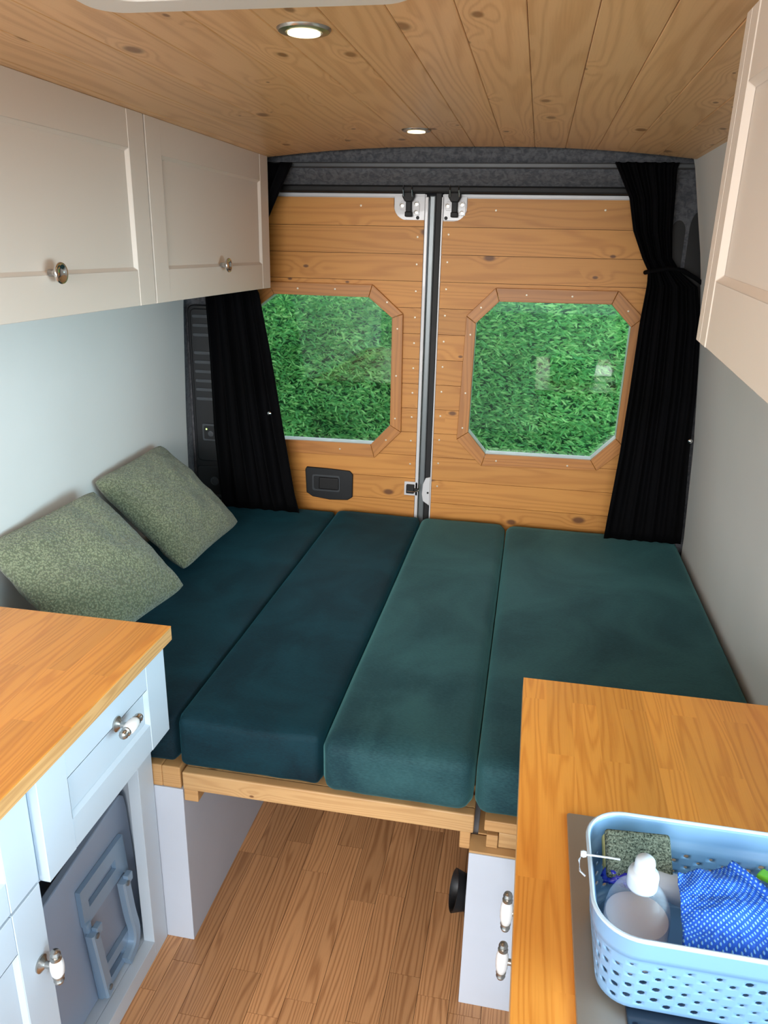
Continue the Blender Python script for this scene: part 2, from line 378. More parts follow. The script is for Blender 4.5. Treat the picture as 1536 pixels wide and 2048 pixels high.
# ceiling downlights
def downlight(name, x, y, label):
    t = thing(name, (x, y, crown(x)), label, 'light', 'recessed ceiling lights')
    z = crown(x)
    MB().lathe([(.024, -.0005), (.028, -.005), (.038, -.004), (.041, .0), (.041, .002)], (x, y, z), n=32).build('bezel', M['nickel'], t, smooth=True)
    MB().lathe([(.0245, -.0035), (.0245, -.001)], (x, y, z-.0035), n=28).build('lens', M['lamp'], t)
    l = bpy.data.lights.new('downlight_glow', 'SPOT'); l.energy = 1.6; l.spot_size = 2.4; l.spot_blend = 1; l.color = (1, .82, .58); l.shadow_soft_size = .02
    lo = bpy.data.objects.new('downlight_glow', l); COL.objects.link(lo); lo.location = (x, y, z-.012)
downlight('downlight', -.37, 1.262, 'lit round recessed ceiling light nearest the roof vent')
downlight('downlight', -.357, 2.286, 'lit round recessed ceiling light near the rear doors')

# ------------------------------------------------------------------ rear header, pillars, seal
def polyline_sheet(pts, x0, x1, n=1, t=.01):
    mb = MB(); prof = [(y, z) for y, z in pts]+[(y+t, z+t*.3) for y, z in reversed(pts)]
    return mb.prism(prof, x0, x1, 0)
o = polyline_sheet([(2.657, 1.955), (2.70, 1.93), (2.735, 1.885), (2.742, 1.858), (2.744, 1.845), (2.765, 1.822), (2.80, 1.797)], -1.33, .66, t=.02).build('trim_1', M['felt'], smooth=True)
tag(o, 'grey felt header above the rear doors', kind='structure')
o = box('trim_2', M['felt'], None, -1.38, -1.105, 2.765, 2.81, 0, 1.95, .004); tag(o, 'grey felt rear pillar on the left', kind='structure')
o = box('trim_3', M['felt'], None, .395, .68, 2.765, 2.81, 0, 1.95, .004); tag(o, 'grey felt rear pillar on the right', kind='structure')
MB().box(-1.42, -1.28, 2.70, 2.80, 0, 2.0).box(.60, .70, 2.70, 2.80, 0, 2.0).build('trim_4', M['felt']); tag(bpy.data.objects['trim_4'], 'felt covered corner returns', kind='structure')
MB().box(-1.42, .70, 2.80, 2.95, 1.90, 1.98).box(-1.42, -1.10, 2.80, 2.95, 0, 1.98).box(.37, .70, 2.80, 2.95, 0, 1.98).box(-1.42, .70, 2.816, 2.95, 1.80, 1.9).box(-1.42, .70, 2.876, 2.95, 1.76, 1.80).build('trim_5', M['dark']); tag(bpy.data.objects['trim_5'], 'rear door surround of the van body', kind='structure')
# oval recesses in right pillar
for i, (xa, xb, z0, z1) in enumerate(((.425-.02, .450, 1.46, 1.70), (.462, .535, 1.40, 1.735))):
    pts = []
    r = (xb-xa)/2
    for k in range(13): a = PI*k/12; pts.append(((xa+xb)/2+r*math.cos(a), z1-r*1.6+r*1.6*math.sin(a)))
    for k in range(13): a = PI+PI*k/12; pts.append(((xa+xb)/2+r*math.cos(a), z0+r*1.6+r*1.6*math.sin(a)))
    MB().prism(pts, 2.762, 2.768, 1).build('pillar_recess', M['rubber'], bpy.data.objects['trim_3'])
sl = box('trim_6', M['rubber'], None, -1.12, .42, 2.79, 2.815, 1.776, 1.799, .006); tag(sl, 'black rubber seal along the top of the rear doors', kind='structure')

# ------------------------------------------------------------------ rear doors
OL_in = [(-.952,1.428),(-.595,1.427),(-.508,1.358),(-.506,.963),(-.579,.884),(-.965,.880),(-1.05,.955),(-1.045,1.358)]
OL_out = [(-.975,1.472),(-.582,1.471),(-.468,1.373),(-.464,.939),(-.564,.832),(-.985,.830),(-1.095,.93),(-1.09,1.378)]
OR_in = [(-.128,1.427),(.253,1.430),(.325,1.357),(.320,.965),(.241,.880),(-.142,.876),(-.210,.955),(-.205,1.350)]
OR_out = [(-.143,1.473),(.271,1.475),(.362,1.390),(.358,.930),(.266,.842),(-.155,.829),(-.252,.925),(-.240,1.375)]
ZT = 1.762; ZB = .03
def oct_bounds(poly, z):
    xs = []
    for i in range(8):
        (xa, za), (xb, zb) = poly[i], poly[(i+1) % 8]
        if (za-z)*(zb-z) <= 0 and abs(za-zb) > 1e-5: xs.append(xa+(xb-xa)*(z-za)/(zb-za))
    return (min(xs), max(xs)) if len(xs) > 1 else None
PY0, PY1, PYB = 2.830, 2.8400, 2.842
def door(name, x0, x1, inn, outp, label, notch):
    d = thing(name, ((x0+x1)/2, 2.86, 0), label, 'door'); del d['category']; d['kind'] = 'structure'
    mid = [((a[0]*.6+b[0]*.4), (a[1]*.6+b[1]*.4)) for a, b in zip(inn, outp)]
    zt_o = max(p[1] for p in mid); zb_o = min(p[1] for p in mid)
    # metal backing panel as strips round the opening
    mb = MB(); zs = sorted(set([ZB-.02, ZT+.012]+[p[1] for p in mid]))
    for za, zb in zip(zs, zs[1:]):
        if zb-za < 1e-4: continue
        zm = (za+zb)/2; e = 1e-4
        if oct_bounds(mid, zm) is None: mb.box(x0-.004, x1+.004, PYB, PYB+.03, za, zb)
        else:
            la, ra = oct_bounds(mid, za+e); lb, rb = oct_bounds(mid, zb-e)
            mb.prism([(x0-.004, za), (la, za), (lb, zb), (x0-.004, zb)], PYB, PYB+.03, 1)
            mb.prism([(ra, za), (x1+.004, za), (x1+.004, zb), (rb, zb)], PYB, PYB+.03, 1)
    mb.build('door_shell', M['doormetal'], d)
    ml = MB(); zs = sorted(set([ZB, 1.688]+[p[1] for p in mid]))
    for za, zb in zip(zs, zs[1:]):
        if zb-za < 1e-4: continue
        zm = (za+zb)/2; e = 1e-4
        if oct_bounds(mid, zm) is None: ml.box(x0+.001, x1-.001, PY1+.0003, PYB-.0003, za, zb)
        else:
            la, ra = oct_bounds(mid, za+e); lb_, rb_ = oct_bounds(mid, zb-e)
            ml.prism([(x0+.001, za), (la, za), (lb_, zb), (x0+.001, zb)], PY1+.0003, PYB-.0003, 1)
            ml.prism([(ra, za), (x1-.001, za), (x1-.001, zb), (rb_, zb)], PY1+.0003, PYB-.0003, 1)
    ml.build('board_backing', M['backing'], d)
    # boards
    edges = [ZT]; z = 1.669
    while z > ZB: edges.append(z); z -= .0912
    edges.append(ZB)
    for zt, zb in zip(edges, edges[1:]):
        zt -= .0007; zb += .0007; c = .0018
        brk = sorted(set([zb, zt]+[p[1] for p in mid if zb < p[1] < zt]))
        L, Rr, Fu = MB(), MB(), MB(); anyhole = False; anyfull = False
        for za, zc in zip(brk, brk[1:]):
            if zc-za < 1e-4: continue
            zm = (za+zc)/2
            xx0, xx1 = x0, x1
            if notch and zm > 1.688 and zt > 1.70:   # top board shortened beside the hinge plate handled below
                pass
            if oct_bounds(mid, zm) is None:
                anyfull = True; Fu.box(xx0, xx1, PY0, PY1, za, zc)
            else:
                anyhole = True; e = 1e-5
                la, ra = oct_bounds(mid, za+e); lb, rb = oct_bounds(mid, zc-e)
                if max(la, lb) > xx0+.002: L.prism([(xx0, za), (la, za), (lb, zc), (xx0, zc)], PY0, PY1, 1)
                Rr.prism([(ra, za), (xx1, za), (xx1, zc), (rb, zc)], PY0, PY1, 1)
        if zt > 1.7:   # top board has a rounded corner cut away for the latch plate
            r = .05; q = []
            if notch == 'right':
                xe = -.513
                q = [(x0, zb), (x1, zb), (x1, 1.690)]
                q += [(xe+.045-.045*math.sin(a), 1.738-.048*math.cos(a)) for a in [PI/2*k/6 for k in range(7)]]
                q += [(xe, zt), (x0, zt)]
            else:
                xe = -.258
                q = [(x0, zb), (x1, zb), (x1, zt), (xe, zt)]
                q += [(xe-.045+.045*math.cos(a), 1.736-.048*math.sin(a)) for a in [PI/2*k/6 for k in range(7)]]
                q += [(x0, 1.688)]
            MB().prism(q, PY0, PY1, 1).build('board', M['pine_door'], d); continue
        if anyhole and anyfull:
            Fu.v_ = 0
            for part in (L, Rr): Fu.add(part.v, part.f)
            Fu.build('board', M['pine_door'], d)
        elif anyhole:
            if L.v: L.build('board', M['pine_door'], d)
            if Rr.v: Rr.build('board', M['pine_door'], d)
        else: Fu.build('board', M['pine_door'], d)
    # window trim : eight mitred pieces, each in its own local frame so grain follows it
    for i in range(8):
        j = (i+1) % 8; a, b, c, e = inn[i], inn[j], outp[j], outp[i]
        ang = math.atan2(e[1]-c[1], e[0]-c[0]) if False else math.atan2(b[1]-a[1], b[0]-a[0])
        cx = (a[0]+b[0]+c[0]+e[0])/4; cz = (a[1]+b[1]+c[1]+e[1])/4
        ca, sa = math.cos(-ang), math.sin(-ang)
        g = .0006
        pts = []
        for p in (a, b, c, e):
            dx, dz = p[0]-cx, p[1]-cz; lx, lz = dx*ca-dz*sa, dx*sa+dz*ca
            pts.append((lx*(1-.004), lz))
        mb = MB().prism(pts, -.007, .007, 1)
        o = mb.build('window_trim', M['trim_wood'], d, origin=(0, 0, 0), bevel=.0015)
        o.location = (cx-WORLD[d.name][0], 2.8225-WORLD[d.name][1], cz-WORLD[d.name][2]); o.rotation_euler = (0, -ang, 0)
    # painted reveal
    for i in range(8):
        j = (i+1) % 8; a, b = Vector(inn[i]), Vector(inn[j]); ctr = Vector((sum(p[0] for p in inn)/8, sum(p[1] for p in inn)/8))
        oa = a+(a-ctr).normalized()*.008; ob = b+(b-ctr).normalized()*.008
        ia = a+(a-ctr).normalized()*.0005; ib = b+(b-ctr).normalized()*.0005
        MB().prism([tuple(ia), tuple(ib), tuple(ob), tuple(oa)], 2.8297, 2.878, 1).build('window_reveal', M['doormetal'], d)
    big = [tuple(Vector(p)+(Vector(p)-ctr).normalized()*.006) for p in inn]
    MB().prism(big, 2.870, 2.874, 1).build('window_pane', M['glass'], d)
    return d
d1 = door('door_1', -1.10, -.405, OL_in, OL_out, 'left rear door lined with varnished pine boards and an octagonal window', 'right')
d2 = door('door_2', -.340, .42, OR_in, OR_out, 'right rear door lined with varnished pine boards and an octagonal window', 'left')
# screws
def screws(parent, pts, y=PY0):
    base = None
    for (x, z) in pts:
        if base is None:
            base = MB().lathe([(.0038, 0), (.0032, .0014), (.0012, .0016)], (0, 0, 0), (0, -1, 0), 10).build('screw', M['screw'], parent, origin=(0, 0, 0)); o = base
        else:
            o = base.copy(); COL.objects.link(o)
        w_ = WORLD[parent.name]; o.location = (x-w_[0], y-w_[1], z-w_[2])
zc = [1.715-.0912*i for i in range(0, 12)]
screws(d1, [(-.426, z-.08) for z in zc[:11]]+[(-.63, 1.735)])
screws(d2, [(-.318, z-.08+.01) for z in zc[:11]]+[(-.16, 1.725), (.20, 1.73)])
screws(d1, [(-.86, 1.450), (-.72, 1.452), (-.527, 1.412), (-.487, 1.32), (-.487, 1.15), (-.487, .99), (-.52, .905), (-.70, .858)], 2.8155)
screws(d2, [(-.035, 1.452), (.12, 1.452), (.31, 1.41), (-.19, 1.405), (-.222, 1.31), (-.228, 1.10), (-.232, .97), (-.10, .853), (.16, .853)], 2.8155)
# door edges in the central gap
mb = MB().box(-.403, -.391, 2.822, 2.87, ZB, 1.765); mb.build('edge_flange', M['doormetal'], d1, bevel=.002)
MB().box(-.389, -.368, 2.832, 2.88, ZB, 1.77).build('edge_panel', M['seam_metal'], d1, bevel=.004)
box('edge_seal', M['rubber'], d2, -.368, -.346, 2.834, 2.89, ZB, 1.78, .003)
box('edge_flange', M['doormetal'], d2, -.3455, -.3405, 2.826, 2.87, ZB, 1.765, .001)
box('top_flange', M['doormetal'], d1, -1.10, -.405, 2.834, 2.842, 1.764, 1.775, .001)
box('top_flange', M['doormetal'], d2, -.340, .42, 2.834, 2.842, 1.764, 1.775, .001)
def latch(parent, x0, x1, flip):
    # white rounded plate, bracket, bolts, black latch body with wire loops
    c = (x0+x1)/2
    pl = MB().box(x0, x1, 2.8335, 2.8405, 1.690, 1.768).build('latch_plate', M['doormetal'], parent, bevel=.001)
    pts = [(c-.036, 1.742), (c-.026, 1.752), (c+.03, 1.752), (c+.036, 1.742), (c+.036, 1.706), (c+.012, 1.706), (c+.012, 1.722), (c-.03, 1.722)]
    MB().prism(pts, 2.829, 2.8335, 1).build('latch_bracket', M['doormetal'], pl, bevel=.001)
    for bx, bz in ((c-.026, 1.737), (c+.024, 1.742), (c+.024, 1.715)):
        MB().lathe([(.0075, 0), (.0075, .004), (.004, .0045), (.0035, .002)], (bx, 2.829, bz), (0, -1, 0), 14).build('bolt', M['nickel'], pl, smooth=True)
    lb = MB()
    lb.box(c-.010, c+.010, 2.812, 2.830, 1.712, 1.80); lb.box(c-.0125, c+.0125, 2.808, 2.832, 1.700, 1.717)
    lb.prism([(c-.022, 1.765), (c-.012, 1.748), (c+.012, 1.748), (c+.022, 1.765), (c+.018, 1.79), (c-.018, 1.79)], 2.800, 2.826, 1)
    lb.build('latch', M['rubber'], pl, bevel=.003)
    MB().tube([(c-.015, 2.796, 1.765), (c-.015, 2.785, 1.785), (c-.015, 2.79, 1.80)], .0025).tube([(c+.015, 2.796, 1.765), (c+.015, 2.785, 1.785), (c+.015, 2.79, 1.80)], .0025).build('latch_loop', M['chrome'], pl, smooth=True)
    MB().lathe([(.006, 0), (.006, .001)], (c+(.030 if not flip else -.030), 2.8335, 1.698), (0, -1, 0), 14).build('plug', M['rubber'], pl)
latch(d1, -.512, -.405, False); latch(d2, -.340, -.260, True)
# lower catch
pc_ = box('catch_plate', M['doormetal'], d1, -.445, -.392, 2.822, 2.829, .690, .745, .002)
MB().box(-.435, -.405, 2.806, 2.822, .702, .736).box(-.412, -.385, 2.812, 2.820, .710, .722).build('catch', M['rubber'], pc_, bevel=.002)
MB().tube([(-.43, 2.804, .712), (-.40, 2.803, .711), (-.385, 2.81, .716), (-.383, 2.815, .74)], .0022).build('catch_wire', M['chrome'], pc_, smooth=True)
pts = [(-.3445, .77), (-.362, .765), (-.372, .74), (-.375, .70), (-.37, .672), (-.3445, .655)]
kp = MB().prism(pts, 2.818, 2.8255, 1).build('keeper_plate', M['doormetal'], d2, bevel=.002)
MB().lathe([(.004, 0), (.004, .001)], (-.352, 2.818, .707), (0, -1, 0), 12).build('keeper_hole', M['rubber'], kp)
# recessed black pull on left door
dx0, dx1, dz0, dz1 = -.842, -.650, .650, .776
hp = MB().prism([(dx0+.006, dz1), (dx0, dz1-.012), (dx0+.004, dz0+.02), (dx0+.03, dz0+.004), (dx0+.10, dz0-.004), (dx1-.02, dz0), (dx1, dz0+.014), (dx1+.001, dz1-.02), (dx1-.012, dz1-.006), (dx0+.1, dz1-.002)], 2.820, 2.8295, 1).build('door_pull', M['black_plastic'], d1, bevel=.003, smooth=True)
ring_out = rrect(-.812, -.700, .682, .748, .008, 3); ring_in = rrect(-.806, -.706, .688, .742, .006, 3)
def ring_y(outer, inner, y0, y1):
    mb = MB(); n = len(outer); vs = [(p[0], y0, p[1]) for p in outer]+[(p[0], y0, p[1]) for p in inner]+[(p[0], y1, p[1]) for p in outer]+[(p[0], y1, p[1]) for p in inner]; fs = []
    for i in range(n):
        j = (i+1) % n; fs += [(i, j, n+j, n+i), (2*n+i, 3*n+i, 3*n+j, 2*n+j), (i, 2*n+i, 2*n+j, j), (n+i, n+j, 3*n+j, 3*n+i)]
    return mb.add(vs, fs)
ring_y(ring_out, ring_in, 2.8165, 2.821).build('pull_recess', M['grey_plastic'], hp)
box('pull_lever', M['rubber'], hp, -.785, -.704, 2.812, 2.821, .690, .738, .004)

# ------------------------------------------------------------------ curtain rail and curtains
cr = thing('curtain_rail', (-.36, 2.72, 1.845), 'thin grey metal curtain rail across the felt header above the rear doors', 'rail')
MB().box(-1.15, .47, 2.712, 2.732, 1.846, 1.862).build('track', M['grey_plastic'], cr, bevel=.002)
MB().box(-1.15, .47, 2.709, 2.712, 1.846, 1.849).box(-1.15, .47, 2.709, 2.712, 1.859, 1.862).build('track_lip', M['rubber'], cr)
def curtain(name, prof, label, folds, seed, tie_z, tie_pts, snap, yb=2.685, flip=1):
    t = thing(name, ((prof[-1][1]+prof[-1][2])/2, yb, prof[-1][0]), label, 'curtain')
    rnd = random.Random(seed)
    ph = [rnd.uniform(-.5, .5) for _ in range(folds*2+2)]
    NU = folds*10; rows = []
    zs = []
    for (za, *_), (zb, *_) in zip(prof, prof[1:]):
        n = max(2, int(abs(za-zb)/.03))
        zs += [za+(zb-za)*i/n for i in range(n)]
    zs.append(prof[-1][0])
    def interp(z):
        for a, b in zip(prof, prof[1:]):
            if a[0] >= z >= b[0]:
                k = (a[0]-z)/(a[0]-b[0]+1e-9); return [a[i]+(b[i]-a[i])*k for i in range(1, 4)]
        return prof[-1][1:4]
    vs = []
    for z in zs:
        x0, x1, amp = interp(z)
        for i in range(NU+1):
            u = i/NU; uw = u+.012*math.sin(7*u+3*z)
            s = math.sin(2*PI*folds*uw+ph[int(u*folds)]*.6); s = math.copysign(abs(s)**.75, s)
            s2 = math.sin(2*PI*folds*.5*uw+1.3+z*.8)
            s3 = noise.noise(Vector((u*9+seed, z*1.5, seed)))
            y = yb-amp*(s*.6+s2*.35+s3*.5)
            xx = x0+(x1-x0)*u+(.25*amp*math.cos(2*PI*folds*uw) if 0 < i < NU else 0)
            vs.append((xx, y, z))
    fs = [(r*(NU+1)+i, r*(NU+1)+i+1, (r+1)*(NU+1)+i+1, (r+1)*(NU+1)+i) for r in range(len(zs)-1) for i in range(NU)]
    o = MB().add(vs, fs).build('cloth', M['curtain'], t, smooth='all')
    sm = o.modifiers.new('solid', 'SOLIDIFY'); sm.thickness = .002
    # stitched side hem
    e = [vs[r*(NU+1)+(NU if flip > 0 else 0)] for r in range(len(zs))]
    MB().tube([(p[0], p[1]-.001, p[2]) for p in e], .0028, 6).build('hem', M['curtain'], t, smooth=True)
    # tie band
    MB().tube(tie_pts, .007, 10).build('tieback', M['curtain'], t, smooth=True)
    MB().lathe([(.0075, 0), (.0075, .002), (.004, .005), (0.001, .0055)], snap, (0, -1, 0), 14).build('press_stud', M['chrome'], t, smooth=True)
    return t
curtain('curtain', [(1.858, -1.15, -.834, .014), (1.76, -1.15, -.885, .016), (1.67, -1.16, -.93, .018), (1.56, -1.175, -1.00, .02), (1.50, -1.175, -1.00, .02), (1.436, -1.165, -.965, .020), (1.236, -1.160, -.930, .022), (.94, -1.155, -.885, .020), (.70, -1.14, -.845, .014), (.630, -1.135, -.828, .008)],
    'black pleated curtain gathered at the left of the rear doors', 6, 3, 1.53,
    [(-1.215, 2.72, 1.55), (-1.18, 2.66, 1.535), (-1.08, 2.645, 1.53), (-.99, 2.66, 1.535), (-.975, 2.70, 1.54)], (-.925, 2.655, 1.015), flip=1)
curtain('curtain', [(1.862, .205, .395, .013), (1.845, .215, .39, .014), (1.76, .260, .395, .016), (1.665, .283, .40, .018), (1.585, .32, .41, .02), (1.545, .343, .44, .018), (1.50, .345, .50, .018), (1.392, .338, .525, .020), (1.16, .333, .545, .014), (.95, .326, .552, .012), (.70, .310, .566, .009), (.632, .306, .568, .006)],
    'black pleated curtain tied back at the right of the rear doors', 7, 9, 1.55,
    [(.335, 2.70, 1.54), (.345, 2.655, 1.545), (.40, 2.65, 1.555), (.44, 2.655, 1.55), (.49, 2.68, 1.525), (.515, 2.70, 1.51)], (.540, 2.652, 1.01), flip=-1)

# ------------------------------------------------------------------ black trim panel on left pillar
vp = thing('pillar_vent_panel', (-1.19, 2.745, .63), 'black plastic vent panel with slots and a socket beside the left curtain', 'panel')
MB().prism(rrect(-1.262, -1.10, .60, 1.385, .025, 5), 2.738, 2.764, 1).build('panel', M['black_plastic'], vp, bevel=.004, smooth=True)
MB().prism(rrect(-1.250, -1.10, .795, 1.372, .02, 5), 2.733, 2.739, 1).build('raised_face', M['black_plastic'], vp, bevel=.003, smooth=True)
for z in (1.345, 1.312, 1.278, 1.212, 1.178, 1.143, 1.108, 1.075, 1.040):
    MB().prism(rrect(-1.24, -1.155, z-.006, z+.006, .005, 3), 2.728, 2.735, 1).build('vent_slat', M['grey_plastic'], vp, bevel=.001)
so = MB().prism(rrect(-1.222, -1.160, .878, .945, .006, 3), 2.724, 2.734, 1).build('socket_plate', M['grey_plastic'], vp, bevel=.002)
MB().prism(rrect(-1.214, -1.168, .886, .937, .005, 3), 2.721, 2.725, 1).build('socket_face', M['black_plastic'], so, bevel=.001)
MB().lathe([(.011, 0), (.011, .003), (.007, .0035)], (-1.186, 2.7212, .908), (0, -1, 0), 18).build('dial', M['grey_plastic'], so, smooth=True)
MB().lathe([(.003, 0), (.003, .0015)], (-1.203, 2.7212, .925), (0, -1, 0), 10).build('indicator', M['led'], so)
MB().prism(rrect(-1.255, -1.10, .66, .775, .012, 4), 2.733, 2.739, 1).build('access_cover', M['black_plastic'], vp, bevel=.003, smooth=True)
MB().lathe([(.017, 0), (.017, .003), (.012, .004), (.011, .001)], (-1.185, 2.733, .715), (0, -1, 0), 20).build('cover_knob', M['grey_plastic'], vp, smooth=True)
for z in (.655, .632): MB().prism(rrect(-1.20, -1.14, z-.005, z+.005, .004, 3), 2.730, 2.739, 1).build('vent_slat', M['grey_plastic'], vp, bevel=.001)

# ------------------------------------------------------------------ cabinets
def shaker(name, mat, parent, x, y0, y1, z0, z1, out=1, t=.019, st=.07, rl=.075, rec=.008, local=None):
    """panelled door in the plane x=const ; out=+1 faces +x"""
    mb = MB(); b = x-out*t
    def bx(ya, yb, za, zb, xf): mb.box(min(b, xf), max(b, xf), ya, yb, za, zb)
    bx(y0, y0+st-.0006, z0, z1, x); bx(y1-st+.0006, y1, z0, z1, x)
    xr = x-out*.0010
    bx(y0+st, y1-st, z0, z0+rl, xr); bx(y0+st, y1-st, z1-rl, z1, xr)
    bx(y0+st, y1-st, z0+rl, z1-rl, x-out*rec)
    # sloping moulding
    m = .007; ya, yb, za, zb = y0+st, y1-st, z0+rl, z1-rl; xi = x-out*(rec-.0003); xo = x-out*.0006
    vs = [(xo, ya, za), (xo, yb, za), (xo, yb, zb), (xo, ya, zb), (xi, ya+m, za+m), (xi, yb-m, za+m), (xi, yb-m, zb-m), (xi, ya+m, zb-m)]
    mb.add(vs, [(0, 1, 5, 4), (1, 2, 6, 5), (2, 3, 7, 6), (3, 0, 4, 7)])
    if local is not None: mb.v = [tuple(local @ Vector(v)) for v in mb.v]
    return mb.build(name, mat, parent, bevel=.0009, seg=1)
def dish_knob(parent, x, y, z, out=1):
    mb = MB().lathe([(.007, 0), (.007, .012), (.012, .017), (.0185, .021), (.0200, .024), (.0190, .027), (.0160, .0265), (.0125, .0225), (.007, .0205), (.001, .020)], (x, y, z), (out, 0, 0), 32)
    tag(mb.build('knob', M['chrome'], parent, smooth='all'), 'round dished chrome knob')
def upper(name, y0, y1, label, ky):
    t = thing(name, (-1.08, (y0+y1)/2, 1.46), label, 'cabinet', 'cream wall cabinets along the left wall')
    MB().box(-1.218, -.9205, y0, y1, 1.462, 1.86).build('carcass', M['cream'], t, bevel=.001)
    d = shaker('cabinet_door', M['cream'], t, -.9, y0+.0015, y1-.0015, 1.459, 1.871, 1, .0195, .075, .078)
    dish_knob(d, -.9, ky, 1.541)
    return t
upper('wall_cabinet', .90, 1.785, 'cream left wall cabinet nearest the roof vent, larger in view', 1.365)
u2 = upper('wall_cabinet', 1.789, 2.632, 'cream left wall cabinet nearest the rear doors', 2.198)
# right wall cabinet, hung slightly out of level
VD = Vector((.0, 1, 0))
rc = thing('wall_cabinet', (.35, .60, 1.48), 'cream right wall cabinet above the right worktop', 'cabinet')
piv = Vector((.2, 1.04, 1.498))
LM = Matrix.Translation(piv) @ Matrix.Rotation(math.radians(2.2), 4, 'X') @ Matrix.Rotation(math.radians(-1.2), 4, 'Z') @ Matrix.Translation(-piv)
mb = MB().box(.2205, .50, .25, 1.04, 1.498, 1.845); mb.v = [tuple(LM @ Vector(v)) for v in mb.v]; mb.build('carcass', M['cream'], rc, bevel=.001)
shaker('cabinet_door', M['cream'], rc, .2, .25, 1.0135, 1.498, 1.85, -1, .0195, .036, .075, local=LM)
mb = MB().box(.2, .2195, 1.0145, 1.04, 1.498, 1.85); mb.v = [tuple(LM @ Vector(v)) for v in mb.v]; mb.build('edge_stile', M['cream'], rc, bevel=.0009, seg=1)

def bar_handle(parent, base, out, along, L=.062):
    """porcelain barrel pull: rose + stem + barrel + end caps"""
    base, out, along = Vector(base), Vector(out).normalized(), Vector(along).normalized()
    c = base+out*.030
    rp = MB().lathe([(.0145, 0), (.015, .003), (.010, .006), (.006, .010), (.006, .026)], base, out, 20).build('handle', M['nickel'], parent, smooth=True)
    h = L/2
    MB().lathe([(.0055, -h+.010), (.0085, -h+.014), (.0112, -h*.35), (.0118, 0), (.0112, h*.35), (.0085, h-.014), (.0055, h-.010)], c, along, 20).build('barrel', M['porcelain'], rp, smooth=True)
    for s in (-1, 1):
        MB().lathe([(.0092, 0), (.0095, .003), (.0065, .0045), (.0070, .007), (.0088, .011), (.007, .016), (.003, .0185)], c+along*s*(h-.014), along*s, 16).build('end_cap', M['nickel'], rp, smooth=True)
    return rp
# left base cabinet (open bay with drawer)
lb = thing('base_cabinet', (-1.0, 1.1, 0), 'white base cabinet with one drawer over an open bay holding a folded table', 'cabinet')
MB().box(-1.24, -.786, 1.318, 1.3225, 0, .817).box(-1.24, -.786, .872, .876, 0, .817).box(-1.24, -1.22, .876, 1.318, .047, .817).build('carcass', M['white'], lb)
MB().box(-1.22, -.7855, .878, 1.317, .03, .046).build('bottom_shelf', M['white'], lb)
MB().box(-.785, -.758, 1.262, 1.3225, 0, .60).box(-.785, -.758, .872, .90, 0, .60).box(-.785, -.758, .90, 1.262, 0, .046).build('face_frame', M['white'], lb, bevel=.0008)
MB().box(-.785, -.726, .874, 1.3215, .60, .815).build('drawer_box', M['white'], lb)
MB().box(-1.215, -1.20, .88, 1.316, .05, .62).build('bay_shade_sheet', M['dark'], lb)  # dark sheet before the white back, painting the shade inside the bay
dr = shaker('drawer', M['white'], lb, -.705, .880, 1.3165, .603, .810, 1, .020, .078, .062)
bar_handle(dr, (-.7056, 1.118, .748), (1, 0, 0), (0, 1, .0))
lb2 = thing('base_cabinet', (-1.0, .6, 0), 'white base cabinet with a drawer above a panelled door, at the photo left edge', 'cabinet')
MB().box(-1.24, -.742, .30, .869, 0, .817).build('carcass', M['white'], lb2)
dr = shaker('drawer', M['white'], lb2, -.716, .38, .868, .618, .812, 1, .020, .07, .060)
dd = shaker('cabinet_door', M['white'], lb2, -.716, .38, .868, .05, .612, 1, .020, .07, .075)
bar_handle(dd, (-.716, .842, .468), (1, 0, 0), (0, 0, 1))
# folding table stored in the bay
ft = thing('folding_table', (-.80, 1.1, .047), 'pale grey folding table stored on its edge in the open cabinet bay', 'table')
TX = -.808
def lean(x, y, z): return (x-(z-.05)*.035, y, z)
mb = MB().prism([(.885, .048), (1.311, .048), (1.304, .39), (1.299, .422), (1.285, .434), (.93, .402), (.885, .398)], TX-.018, TX, 0); mb.v = [lean(*v) for v in mb.v]
mb.build('table_top', M['tablegrey'], ft, bevel=.003)
def lm(pts, x0, x1, name, mat, bevel=.003, par=None):
    mb = MB().prism(pts, x0, x1, 0); mb.v = [lean(*v) for v in mb.v]; return mb.build(name, mat, par or ft, bevel=bevel)
def slot_plate(y0, y1, z0, z1, sy0, sy1, sz0, sz1, name):
    mb = MB()
    for a, b, c, d in ((y0, y1, z0, sz0), (y0, y1, sz1, z1), (y0, sy0, sz0, sz1), (sy1, y1, sz0, sz1)): mb.box(TX+.001, TX+.012, a, b, c, d)
    mb.v = [lean(*v) for v in mb.v]; mb.build(name, M['tablemetal'], ft)
slot_plate(1.085, 1.255, .265, .355, 1.108, 1.215, .298, .322, 'leg_crossbar')
slot_plate(1.10, 1.235, .052, .115, 1.125, 1.20, .07, .092, 'leg_crossbar')
lm([(1.085, .272), (1.10, .272), (1.115, .055), (1.098, .055)], TX+.002, TX+.016, 'leg_rail', M['tablemetal'])
lm([(1.24, .30), (1.258, .34), (1.270, .055), (1.252, .055)], TX+.002, TX+.012, 'leg_rail', M['tablemetal'])
